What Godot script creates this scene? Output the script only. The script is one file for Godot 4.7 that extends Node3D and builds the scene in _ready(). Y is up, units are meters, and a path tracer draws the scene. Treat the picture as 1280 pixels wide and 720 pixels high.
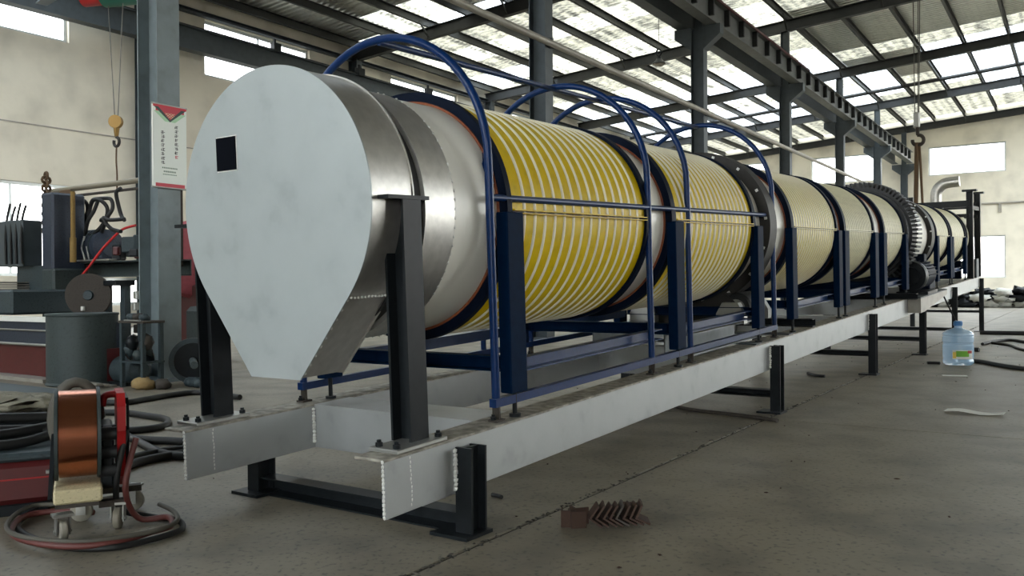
extends Node3D
# Workshop with a long rotary drum machine. Building axes: x across (right +), y up, -z along the hall. Metres.
# Machine frame: x = across, y = square to the sloping beams, z = minus the distance a along the machine.

var mats := {}
var noises := {}
var base_of := {}
var used := {}
var rng := RandomNumberGenerator.new()
var TM := Transform3D.IDENTITY
var TD := Transform3D.IDENTITY
const W := Transform3D.IDENTITY

class MB:
	var st := SurfaceTool.new()
	var x := Transform3D.IDENTITY
	func _init(off := Vector3.ZERO) -> void:
		st.begin(Mesh.PRIMITIVE_TRIANGLES)
		x.origin = -off
	func v(p: Vector3, n: Vector3, uv := Vector2.ZERO) -> void:
		st.set_normal((x.basis * n).normalized())
		st.set_uv(uv)
		st.add_vertex(x * p)
	func tri(a: Vector3, b: Vector3, c: Vector3, na: Vector3, nb: Vector3, nc: Vector3) -> void:
		if (b - a).cross(c - a).dot(na + nb + nc) > 0.0:
			v(a, na); v(c, nc); v(b, nb)
		else:
			v(a, na); v(b, nb); v(c, nc)
	func quad(a: Vector3, b: Vector3, c: Vector3, d: Vector3, n: Vector3) -> MB:
		tri(a, b, c, n, n, n)
		tri(a, c, d, n, n, n)
		return self
	func quv(a: Vector3, b: Vector3, c: Vector3, d: Vector3, n: Vector3) -> MB:  # a top left, b top right, c bottom right, d bottom left
		v(a, n, Vector2(0, 0)); v(b, n, Vector2(1, 0)); v(c, n, Vector2(1, 1))
		v(a, n, Vector2(0, 0)); v(c, n, Vector2(1, 1)); v(d, n, Vector2(0, 1))
		return self
	func box(c: Vector3, s: Vector3, b := Basis.IDENTITY) -> MB:
		var h := s / 2.0
		for ax in 3:
			var i := (ax + 1) % 3
			var j := (ax + 2) % 3
			for sg in [-1.0, 1.0]:
				var n := Vector3.ZERO
				n[ax] = sg
				var q := []
				for k in [[-1, -1], [1, -1], [1, 1], [-1, 1]]:
					var p := Vector3.ZERO
					p[ax] = h[ax] * sg
					p[i] = h[i] * k[0]
					p[j] = h[j] * k[1]
					q.append(c + b * p)
				quad(q[0], q[1], q[2], q[3], b * n)
		return self
	func span(a: Vector3, b: Vector3) -> MB:  # box between two opposite corners
		return box((a + b) / 2.0, (b - a).abs())
	func cbox(c: Vector3, s: Vector3, e: float, b := Basis.IDENTITY) -> MB:  # box with chamfered edges
		var h := s / 2.0
		var g := h - Vector3(e, e, e)
		for ax in 3:
			var i := (ax + 1) % 3
			var j := (ax + 2) % 3
			for sg in [-1.0, 1.0]:
				var n := Vector3.ZERO
				n[ax] = sg
				var q := []
				for k in [[-1, -1], [1, -1], [1, 1], [-1, 1]]:
					var p := Vector3.ZERO
					p[ax] = h[ax] * sg
					p[i] = g[i] * k[0]
					p[j] = g[j] * k[1]
					q.append(c + b * p)
				quad(q[0], q[1], q[2], q[3], b * n)
				for sj in [-1.0, 1.0]:  # edge between ax and i
					var p1 := Vector3.ZERO
					p1[ax] = h[ax] * sg
					p1[i] = g[i] * sj
					var p2 := Vector3.ZERO
					p2[ax] = g[ax] * sg
					p2[i] = h[i] * sj
					var o := Vector3.ZERO
					o[j] = g[j]
					var nn := Vector3.ZERO
					nn[ax] = sg
					nn[i] = sj
					quad(c + b * (p1 - o), c + b * (p1 + o), c + b * (p2 + o), c + b * (p2 - o), b * nn)
		for sx in [-1.0, 1.0]:
			for sy in [-1.0, 1.0]:
				for sz in [-1.0, 1.0]:
					var n := b * Vector3(sx, sy, sz)
					tri(c + b * Vector3(h.x * sx, g.y * sy, g.z * sz), c + b * Vector3(g.x * sx, h.y * sy, g.z * sz), c + b * Vector3(g.x * sx, g.y * sy, h.z * sz), n, n, n)
		return self
	static func aim(d: Vector3, up := Vector3.UP) -> Basis:  # columns: side, up, along
		var z := d.normalized()
		var u := up
		if absf(z.dot(u)) > 0.99:
			u = Vector3.RIGHT
		var s := u.cross(z).normalized()
		return Basis(s, z.cross(s).normalized(), z)
	func bar(p: Vector3, q: Vector3, w: float, h: float, up := Vector3.UP, o := Vector2.ZERO) -> MB:
		var b := aim(q - p, up)
		return box((p + q) / 2.0 + b.x * o.x + b.y * o.y, Vector3(w, h, p.distance_to(q)), b)
	func ibeam(p: Vector3, q: Vector3, w: float, h: float, tw: float, tf: float, up := Vector3.UP) -> MB:
		bar(p, q, w, tf, up, Vector2(0, h / 2.0 - tf / 2.0))
		bar(p, q, w, tf, up, Vector2(0, -h / 2.0 + tf / 2.0))
		return bar(p, q, tw, h - tf * 2.0, up)
	func channel(p: Vector3, q: Vector3, w: float, h: float, t: float, side: float, up := Vector3.UP) -> MB:  # web on the +side of the section
		bar(p, q, w, t, up, Vector2(0, h / 2.0 - t / 2.0))
		bar(p, q, w, t, up, Vector2(0, -h / 2.0 + t / 2.0))
		return bar(p, q, t, h - t * 2.0, up, Vector2(side * (w / 2.0 - t / 2.0), 0))
	func cyl(p: Vector3, q: Vector3, r: float, r2 := -1.0, seg := 16, caps := true) -> MB:
		if r2 < 0.0:
			r2 = r
		var L := p.distance_to(q)
		var prof := [Vector2(0, r), Vector2(L, r2)]
		if caps:
			prof = [Vector2(0, 0), Vector2(0, r), Vector2(L, r2), Vector2(L, 0)]
		return lathe(p, q - p, prof, seg)
	func lathe(o: Vector3, d: Vector3, prof: Array, seg := 48, a0 := 0.0, a1 := TAU) -> MB:
		var b := aim(d)
		for k in prof.size() - 1:
			var p: Vector2 = prof[k]
			var q: Vector2 = prof[k + 1]
			var n2 := Vector2(p.y - q.y, q.x - p.x)  # axial, radial
			if n2.length() < 1e-9:
				continue
			n2 = n2.normalized()
			for s in seg:
				var t0 := lerpf(a0, a1, float(s) / seg)
				var t1 := lerpf(a0, a1, float(s + 1) / seg)
				var e0 := b.x * cos(t0) + b.y * sin(t0)
				var e1 := b.x * cos(t1) + b.y * sin(t1)
				var m0 := e0 * n2.y + b.z * n2.x
				var m1 := e1 * n2.y + b.z * n2.x
				var A := o + b.z * p.x + e0 * p.y
				var B := o + b.z * p.x + e1 * p.y
				var C := o + b.z * q.x + e1 * q.y
				var D := o + b.z * q.x + e0 * q.y
				if p.y > 1e-6:
					tri(A, B, C, m0, m1, m1)
				if q.y > 1e-6:
					tri(A, C, D, m0, m1, m0)
		return self
	func tube(pts: Array, r: float, seg := 8, closed := false, flat := 1.0) -> MB:
		var n := pts.size()
		var rings := []
		var up := Vector3.UP
		var last := Vector3.ZERO
		for i in n:
			var a: Vector3 = pts[(i - 1 + n) % n] if closed or i > 0 else pts[0]
			var c: Vector3 = pts[(i + 1) % n] if closed or i < n - 1 else pts[n - 1]
			var d := (c - a).normalized()
			if last == Vector3.ZERO:
				if absf(d.y) > 0.95:
					up = Vector3.RIGHT
			up = (up - d * up.dot(d)).normalized()
			last = d
			var s := up.cross(d).normalized()
			var ring := []
			for k in seg:
				var t := TAU * k / seg
				ring.append([s * cos(t) + up * sin(t) * flat, pts[i]])
			rings.append(ring)
		for i in (n if closed else n - 1):
			var R0: Array = rings[i]
			var R1: Array = rings[(i + 1) % n]
			for k in seg:
				var k2 := (k + 1) % seg
				var n0: Vector3 = R0[k][0]
				var n1: Vector3 = R0[k2][0]
				var n2: Vector3 = R1[k2][0]
				var n3: Vector3 = R1[k][0]
				var A: Vector3 = R0[k][1] + n0 * r
				var B: Vector3 = R0[k2][1] + n1 * r
				var C: Vector3 = R1[k2][1] + n2 * r
				var D: Vector3 = R1[k][1] + n3 * r
				tri(A, B, C, n0, n1, n2)
				tri(A, C, D, n0, n2, n3)
		if not closed:
			for e in [0, n - 1]:
				var d2: Vector3 = (pts[0] - pts[1]).normalized() if e == 0 else (pts[n - 1] - pts[n - 2]).normalized()
				for k in seg:
					tri(pts[e], pts[e] + rings[e][k][0] * r, pts[e] + rings[e][(k + 1) % seg][0] * r, d2, d2, d2)
		return self
	func prism(poly: PackedVector2Array, tr: Transform3D, depth: float) -> MB:  # polygon in the local xy plane, thick along local +z
		var idx := Geometry2D.triangulate_polygon(poly)
		for k in range(0, idx.size(), 3):
			for e in [0.0, depth]:
				var n := tr.basis.z * (1.0 if e > 0.0 else -1.0)
				var q := []
				for j in 3:
					var p := poly[idx[k + j]]
					q.append(tr * Vector3(p.x, p.y, e))
				tri(q[0], q[1], q[2], n, n, n)
		var area := 0.0
		for i in poly.size():
			area += poly[i].cross(poly[(i + 1) % poly.size()])
		for i in poly.size():
			var a := poly[i]
			var c := poly[(i + 1) % poly.size()]
			var d := (c - a).normalized()
			var n2 := Vector2(d.y, -d.x) * signf(area)
			quad(tr * Vector3(a.x, a.y, 0), tr * Vector3(c.x, c.y, 0), tr * Vector3(c.x, c.y, depth), tr * Vector3(a.x, a.y, depth), tr.basis * Vector3(n2.x, n2.y, 0))
		return self
	func blob(c: Vector3, r: Vector3, seed_n: int, rough := 0.25, seg := 14, b := Basis.IDENTITY) -> MB:
		var fn := FastNoiseLite.new()
		fn.seed = seed_n
		fn.frequency = 0.9
		var P := []
		var rows := seg / 2
		for i in rows + 1:
			var row := []
			for j in seg + 1:
				var th := PI * i / rows
				var ph := TAU * (j % seg) / seg
				var d := Vector3(sin(th) * cos(ph), cos(th), sin(th) * sin(ph))
				row.append(d * r * (1.0 + rough * 2.0 * fn.get_noise_3dv(d * 1.6)))
			P.append(row)
		for i in rows:
			for j in seg:
				var q := [P[i][j], P[i][j + 1], P[i + 1][j + 1], P[i + 1][j]]
				var n := []
				for p in q:
					n.append((b * (p / (r * r))).normalized())
				if i > 0:
					tri(c + b * q[0], c + b * q[1], c + b * q[2], n[0], n[1], n[2])
				if i < rows - 1:
					tri(c + b * q[0], c + b * q[2], c + b * q[3], n[0], n[2], n[3])
		return self

# ---------- helpers ----------
func noise(key: String, freq: float, stops: Array, seed_n := 1, oct := 4, kind := FastNoiseLite.TYPE_SIMPLEX_SMOOTH, size := 512) -> NoiseTexture2D:
	if noises.has(key):
		return noises[key]
	var t := NoiseTexture2D.new()
	t.width = size
	t.height = size
	t.seamless = true
	var f := FastNoiseLite.new()
	f.noise_type = kind
	f.seed = seed_n
	f.frequency = freq
	f.fractal_octaves = oct
	t.noise = f
	var g := Gradient.new()
	g.offsets = PackedFloat32Array(stops.map(func(s): return s[0]))
	g.colors = PackedColorArray(stops.map(func(s): return Color(s[1], s[1], s[1]) if s[1] is float else s[1]))
	t.color_ramp = g
	noises[key] = t
	return t

func mat(key: String, c: Color, rough := 0.7, metal := 0.0, tex: Texture2D = null, scale := 1.0, bump: Texture2D = null, bump_cm := 0.0) -> StandardMaterial3D:
	if mats.has(key):
		return mats[key]
	var m := StandardMaterial3D.new()
	m.resource_name = key
	m.albedo_color = c
	m.roughness = rough
	m.metallic = metal
	if tex or bump:
		m.uv1_triplanar = true
		m.uv1_world_triplanar = true
		m.uv1_scale = Vector3(scale, scale, scale)
	if tex:
		m.albedo_texture = tex
	if bump:
		m.heightmap_enabled = true
		m.heightmap_texture = bump
		m.heightmap_scale = bump_cm
	mats[key] = m
	return m

func numbered(called: String) -> String:
	var k: int = used.get(called, 0)
	used[called] = k + 1
	return called if k == 0 else "%s_%03d" % [called, k]

func tag(o: Node3D, label: String, category: String, group := "", kind := "") -> void:
	o.set_meta("label", label)
	if category:
		o.set_meta("category", category)
	if group:
		o.set_meta("group", group)
	if kind:
		o.set_meta("kind", kind)

func thing(called: String, label: String, category: String, frame := W, base := Vector3.ZERO, group := "", kind := "") -> Node3D:
	var o := Node3D.new()
	o.name = numbered(called)
	add_child(o, true)
	o.transform = frame * Transform3D(Basis.IDENTITY, base)
	base_of[o] = base
	tag(o, label, category, group, kind)
	return o

func mb(o: Node3D) -> MB:
	return MB.new(base_of[o])

func part(called: String, b: MB, m: Material, parent: Node3D, label := "", kind := "") -> MeshInstance3D:
	var i := MeshInstance3D.new()
	var k: int = used.get([parent, called], 0)
	used[[parent, called]] = k + 1
	i.name = called if k == 0 else "%s_%03d" % [called, k]
	b.st.index()
	i.mesh = b.st.commit()
	i.material_override = m
	i.mesh.surface_set_material(0, m)
	parent.add_child(i, true)
	base_of[i] = base_of[parent]
	if label:
		i.set_meta("label", label)
	if kind:
		i.set_meta("kind", kind)
	return i

func solo(called: String, b: MB, m: Material, label: String, category: String, frame := W, base := Vector3.ZERO, group := "", kind := "") -> MeshInstance3D:
	var i := MeshInstance3D.new()
	i.name = numbered(called)
	b.st.index()
	i.mesh = b.st.commit()
	i.mesh.surface_set_material(0, m)
	add_child(i, true)
	i.transform = frame * Transform3D(Basis.IDENTITY, base)
	base_of[i] = base
	tag(i, label, category, group, kind)
	return i

func curve(pts: Array, sub := 6) -> Array:
	var o := []
	var n := pts.size()
	for i in n - 1:
		var a: Vector3 = pts[maxi(i - 1, 0)]
		var b: Vector3 = pts[i]
		var c: Vector3 = pts[i + 1]
		var d: Vector3 = pts[mini(i + 2, n - 1)]
		for k in sub:
			o.append(b.cubic_interpolate(c, a, d, float(k) / sub))
	o.append(pts[n - 1])
	return o

func mv(a: float, t: float, n: float) -> Vector3:
	return Vector3(t, n, -a)

func _ready() -> void:
	rng.seed = 7
	setup_view()
	make_materials()
	build_shell()
	build_roof()
	build_columns()
	build_machine_frame()
	build_hood()
	build_drum()
	build_jackets()
	build_cage()
	build_drive()
	build_left_machinery()
	build_feeder()
	build_right_floor()
	build_hanging()

func setup_view() -> void:
	var cam := Camera3D.new()
	cam.name = "camera"
	cam.keep_aspect = Camera3D.KEEP_HEIGHT
	cam.fov = rad_to_deg(2.0 * atan(360.0 / 1080.0))
	cam.near = 0.05
	cam.far = 300.0
	var yaw := deg_to_rad(33.33)
	var pitch := deg_to_rad(-0.15)
	var roll := deg_to_rad(0.4)
	var f0 := Vector3(-sin(yaw), 0, -cos(yaw))
	var r0 := Vector3(cos(yaw), 0, -sin(yaw))
	var f := f0 * cos(pitch) + Vector3.UP * sin(pitch)
	var u := Vector3.UP * cos(pitch) - f0 * sin(pitch)
	var r := r0 * cos(roll) - u * sin(roll)
	u = u * cos(roll) + r0 * sin(roll)
	cam.transform = Transform3D(Basis(r, u, -f), Vector3(0, 0.8, 0))
	add_child(cam)
	cam.current = true
	var we := WorldEnvironment.new()
	we.name = "environment"
	var e := Environment.new()
	e.background_mode = Environment.BG_SKY
	var sky := Sky.new()
	var ps := ProceduralSkyMaterial.new()
	ps.sky_top_color = Color(0.93, 0.97, 1.0)
	ps.sky_horizon_color = Color(1.0, 1.0, 0.98)
	ps.ground_bottom_color = Color(0.55, 0.55, 0.52)
	ps.ground_horizon_color = Color(0.9, 0.9, 0.88)
	ps.sun_angle_max = 1.0
	sky.sky_material = ps
	e.sky = sky
	e.background_energy_multiplier = 1.0
	e.tonemap_mode = Environment.TONE_MAPPER_LINEAR
	e.tonemap_exposure = 13.0
	e.sdfgi_enabled = true
	e.ssao_enabled = true
	e.ssil_enabled = true
	we.environment = e
	add_child(we)
	var ph := deg_to_rad(1.27)
	var th := deg_to_rad(2.44)
	var rm := Basis(Vector3.UP, -ph)
	TM = Transform3D(rm * Basis(Vector3(1, 0, 0), Vector3(0, cos(th), sin(th)), Vector3(0, -sin(th), cos(th))), rm * Vector3(0, 0.2975, -1.846))
	TD = TM * Transform3D(Basis(Vector3.RIGHT, -0.008), Vector3(-2.235, 0.745, 0))

func make_materials() -> void:
	var mott := noise("mott", 0.02, [[0.0, 0.86], [0.45, 0.95], [1.0, 1.0]], 3, 5)
	var stain := noise("stain", 0.008, [[0.0, 0.86], [0.35, 0.94], [0.6, 0.98], [1.0, 1.0]], 5, 5)
	var fine := noise("fine", 0.11, [[0.0, 0.6], [0.4, 0.9], [1.0, 1.0]], 9, 3)
	var speck := noise("speck", 0.06, [[0.0, 0.5], [0.22, 0.75], [0.34, 0.96], [1.0, 1.0]], 12, 4)
	var cell := noise("cell", 0.05, [[0.0, 0.0], [1.0, 1.0]], 4, 2, FastNoiseLite.TYPE_CELLULAR)
	var wrink := noise("wrink", 0.03, [[0.0, 0.0], [1.0, 1.0]], 8, 5)
	var spang := noise("spang", 0.035, [[0.0, 0.8], [0.5, 0.93], [1.0, 1.0]], 14, 2, FastNoiseLite.TYPE_CELLULAR)
	var cf := mat("concrete", Color(0.51, 0.475, 0.405), 0.55, 0.0, noise("slab", 0.006, [[0.0, 0.70], [0.35, 0.86], [0.6, 0.96], [1.0, 1.0]], 21, 6, FastNoiseLite.TYPE_SIMPLEX_SMOOTH, 1024), 0.3, wrink, 0.15)
	cf.detail_enabled = true
	cf.detail_blend_mode = BaseMaterial3D.BLEND_MODE_MUL
	cf.detail_albedo = speck
	cf.detail_uv_layer = BaseMaterial3D.DETAIL_UV_2
	cf.uv2_triplanar = true
	cf.uv2_world_triplanar = true
	cf.uv2_scale = Vector3(1.1, 1.1, 1.1)
	cf.metallic_specular = 0.6
	mat("joint", Color(0.2, 0.19, 0.17), 0.95, 0.0, fine, 3.0)
	mat("plaster", Color(0.87, 0.84, 0.77), 0.9, 0.0, stain, 0.16, wrink, 0.3)
	mat("steel_grey", Color(0.27, 0.30, 0.315), 0.55, 0.1, mott, 0.5)
	mat("steel_blue", Color(0.47, 0.515, 0.53), 0.5, 0.1, mott, 0.5)
	mat("purlin", Color(0.24, 0.245, 0.235), 0.6, 0.2, mott, 0.7)
	mat("rafter", Color(0.185, 0.19, 0.19), 0.6, 0.1, mott, 0.5)
	mat("girder", Color(0.40, 0.41, 0.40), 0.6, 0.1, mott, 0.4)
	var foil := mat("foil", Color(0.90, 0.90, 0.87), 0.3, 0.75, mott, 0.5, wrink, 0.5)
	foil.metallic_specular = 0.5
	for k in [["frp_dim", 0.5], ["frp", 0.75], ["frp_clear", 1.0]]:
		var m := mat(k[0], Color(0.95, 0.93, 0.86), 0.6, 0.0, noise("sheet", 0.012, [[0.0, 0.35], [0.35, 0.7], [0.55, 0.95], [1.0, 1.0]], 41, 6), 0.5, wrink, 2.0)
		m.backlight_enabled = true
		m.backlight = Color(k[1], k[1], k[1])
	mats.frp_clear.transparency = BaseMaterial3D.TRANSPARENCY_ALPHA
	mats.frp_clear.albedo_color = Color(0.95, 0.97, 0.98, 0.75)
	var gl := mat("pane", Color(0.9, 0.95, 0.95, 0.06), 0.05)
	gl.transparency = BaseMaterial3D.TRANSPARENCY_ALPHA
	mat("window_frame", Color(0.75, 0.77, 0.77), 0.4, 0.5)
	mat("alu_paint", Color(0.67, 0.70, 0.70), 0.42, 0.25, noise("alu", 0.012, [[0.0, 0.90], [0.3, 0.97], [0.6, 0.99], [1.0, 1.0]], 31, 6), 0.7, wrink, 0.03)
	mat("alu_beam", Color(0.66, 0.67, 0.665), 0.42, 0.5, noise("alu", 0.012, [], 0), 0.9, fine, 0.02)
	mat("beam_top", Color(0.66, 0.64, 0.59), 0.7, 0.1, noise("dirt", 0.02, [[0.0, 0.55], [0.4, 0.82], [0.7, 1.0], [1.0, 1.0]], 33, 5), 1.5)
	mat("steel_plate", Color(0.48, 0.50, 0.51), 0.5, 0.3, mott, 1.0)
	mat("weld", Color(0.88, 0.88, 0.86), 0.5, 0.3)
	mat("stainless", Color(0.78, 0.77, 0.745), 0.38, 0.8, noise("brush", 0.02, [[0.0, 0.88], [1.0, 1.0]], 35, 3), 2.0)
	mat("shell_white", Color(0.88, 0.87, 0.83), 0.33)
	mat("black", Color(0.105, 0.12, 0.13), 0.4, 0.0, mott, 2.0)
	mat("black_rubber", Color(0.07, 0.075, 0.075), 0.6)
	mat("glass_black", Color(0.05, 0.06, 0.085), 0.6)
	mat("navy", Color(0.06, 0.095, 0.16), 0.5, 0.0, mott, 2.0)
	mat("blue", Color(0.035, 0.175, 0.37), 0.32, 0.0, mott, 3.0)
	mat("blue_post", Color(0.02, 0.115, 0.22), 0.55, 0.0, mott, 2.0)
	mat("orange", Color(0.5, 0.27, 0.15), 0.8)
	mat("yellow", Color(0.85, 0.725, 0.0), 0.4, 0.0, mott, 1.5)
	mat("yellow_pale", Color(0.86, 0.74, 0.06), 0.4, 0.0, mott, 1.5)
	mat("cream_yellow", Color(0.83, 0.75, 0.40), 0.42, 0.0, mott, 1.5)
	mat("cream", Color(0.88, 0.86, 0.73), 0.42, 0.0, mott, 1.5)
	mats.glass_black.metallic_specular = 0.1
	mats.yellow.metallic_specular = 0.25
	mats.yellow_pale.metallic_specular = 0.3
	mats.blue_post.metallic_specular = 0.12
	mats.navy.metallic_specular = 0.15
	mats.blue.metallic_specular = 0.35
	mats.black.metallic_specular = 0.3
	mat("rib", Color(0.93, 0.90, 0.80), 0.45)
	mat("tire", Color(0.17, 0.16, 0.145), 0.6, 0.2, mott, 3.0)
	mat("gear", Color(0.16, 0.165, 0.17), 0.5, 0.4)
	mat("rust", Color(0.26, 0.18, 0.135), 0.85, 0.1, fine, 6.0)
	mat("copper", Color(0.74, 0.47, 0.36), 0.22, 1.0)
	mat("red", Color(0.62, 0.08, 0.09), 0.4)
	mat("red_dark", Color(0.33, 0.09, 0.09), 0.5, 0.0, mott, 1.5)
	mat("red_pale", Color(0.68, 0.30, 0.33), 0.55, 0.0, mott, 1.5)
	mat("cream_paint", Color(0.78, 0.73, 0.58), 0.6, 0.0, speck, 3.0)
	mat("caster", Color(0.55, 0.53, 0.48), 0.7)
	mat("zinc", Color(0.66, 0.66, 0.64), 0.4, 0.8)
	mat("cable", Color(0.06, 0.062, 0.06), 0.6)
	mat("cable_red", Color(0.36, 0.17, 0.15), 0.55)
	mat("hose_red", Color(0.72, 0.14, 0.14), 0.5)
	mat("cable_grey", Color(0.30, 0.285, 0.25), 0.7)
	mat("machine", Color(0.20, 0.25, 0.265), 0.6, 0.1, speck, 1.4)
	mat("machine_green", Color(0.22, 0.26, 0.258), 0.6, 0.1, speck, 1.2)
	mat("machine_blue", Color(0.18, 0.215, 0.27), 0.55, 0.1, speck, 1.4)
	mat("machine_brown", Color(0.27, 0.245, 0.22), 0.8, 0.2, speck, 2.0)
	mat("ochre", Color(0.55, 0.44, 0.22), 0.7, 0.0, mott, 3.0)
	mat("pipe_tan", Color(0.50, 0.47, 0.40), 0.6, 0.2)
	mat("paper", Color(0.85, 0.85, 0.82), 0.85)
	mat("cloth", Color(0.55, 0.53, 0.46), 0.95, 0.0, stain, 1.5, wrink, 1.0)
	mat("burlap", Color(0.62, 0.52, 0.35), 0.95, 0.0, speck, 4.0)
	mat("rope", Color(0.42, 0.33, 0.24), 0.9, 0.0, fine, 8.0)
	mat("hook_brass", Color(0.55, 0.43, 0.22), 0.5, 0.5)
	mat("green", Color(0.14, 0.42, 0.34), 0.5)
	mat("wire", Color(0.4, 0.39, 0.37), 0.5, 0.5)
	mat("conduit", Color(0.62, 0.60, 0.56), 0.5, 0.2, mott, 0.5)
	mat("sack", Color(0.80, 0.80, 0.77), 0.9, 0.0, stain, 1.0)
	var bt := mat("bottle", Color(0.70, 0.84, 0.95, 0.5), 0.12)
	bt.transparency = BaseMaterial3D.TRANSPARENCY_ALPHA
	mat("bottle_cap", Color(0.20, 0.42, 0.62), 0.5)
	mat("water", Color(0.75, 0.86, 0.95), 0.3)

# ---------- building ----------
const RIDGE := 2.95
func roof_y(x: float) -> float:
	return 8.2 + 0.073 * (x + 6.69) if x < RIDGE else 8.2 + 0.073 * (2.0 * RIDGE - x + 6.69)

func wall(called: String, label: String, along: int, lo: Vector3, hi: Vector3, holes: Array) -> void:
	# a slab between lo and hi with openings; holes: [a0, a1, y0, y1] along axis `along`
	var b := MB.new()
	var us := [lo[along], hi[along]]
	var ys := [lo.y, hi.y]
	for h in holes:
		us.append_array([h[0], h[1]])
		ys.append_array([h[2], h[3]])
	us.sort()
	ys.sort()
	for j in ys.size() - 1:
		if ys[j + 1] - ys[j] < 1e-4:
			continue
		var run := INF
		for i in us.size() - 1:
			if us[i + 1] - us[i] < 1e-4:
				continue
			var mu: float = (us[i] + us[i + 1]) / 2.0
			var my: float = (ys[j] + ys[j + 1]) / 2.0
			var inside := false
			for h in holes:
				if mu > h[0] and mu < h[1] and my > h[2] and my < h[3]:
					inside = true
			if run == INF and not inside:
				run = us[i]
			var last: bool = i == us.size() - 2 or us[us.size() - 1] - us[i + 1] < 1e-4
			if run != INF and (inside or last):
				var end: float = us[i] if inside else us[i + 1]
				var p := lo
				var q := hi
				p[along] = run
				q[along] = end
				p.y = ys[j]
				q.y = ys[j + 1]
				b.span(p, q)
				run = INF
	solo(called, b, mats.plaster, label, "wall", W, Vector3.ZERO, "", "structure")

var win_n := 0
func window(along: int, at: float, h: Array, bays: int, label: String, rows := 1) -> void:
	win_n += 1
	var base := Vector3(at, h[2], at)
	base[along] = (h[0] + h[1]) / 2.0
	var o := Node3D.new()
	o.name = "window_%d" % win_n
	add_child(o, true)
	o.position = base
	base_of[o] = base
	tag(o, label, "window", "", "structure")
	var P := func(u: float, y: float, d: float) -> Vector3:
		var p := Vector3(at + d, y, at + d)
		p[along] = u
		return p
	var f := mb(o)
	var w := 0.06
	f.span(P.call(h[0], h[2], -0.03), P.call(h[1], h[2] + w, 0.03)).span(P.call(h[0], h[3] - w, -0.03), P.call(h[1], h[3], 0.03))
	f.span(P.call(h[0], h[2] + w, -0.03), P.call(h[0] + w, h[3] - w, 0.03)).span(P.call(h[1] - w, h[2] + w, -0.03), P.call(h[1], h[3] - w, 0.03))
	part("window_frame", f, mats.window_frame, o)
	for i in bays:
		var u0 := lerpf(h[0] + w, h[1] - w, float(i) / bays)
		var u1 := lerpf(h[0] + w, h[1] - w, float(i + 1) / bays)
		if i > 0:
			part("mullion", mb(o).span(P.call(u0 - 0.025, h[2] + w, -0.025), P.call(u0 + 0.025, h[3] - w, 0.025)), mats.window_frame, o)
		for r in rows:
			var y0 := lerpf(h[2] + w, h[3] - w, float(r) / rows)
			var y1 := lerpf(h[2] + w, h[3] - w, float(r + 1) / rows)
			var n := Vector3.ONE
			n[along] = 0
			n.y = 0
			var g := mb(o).quad(P.call(u0 + 0.02, y0 + 0.01, 0.0), P.call(u1 - 0.02, y0 + 0.01, 0.0), P.call(u1 - 0.02, y1 - 0.01, 0.0), P.call(u0 + 0.02, y1 - 0.01, 0.0), n)
			part("pane", g, mats.pane, o)

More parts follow.
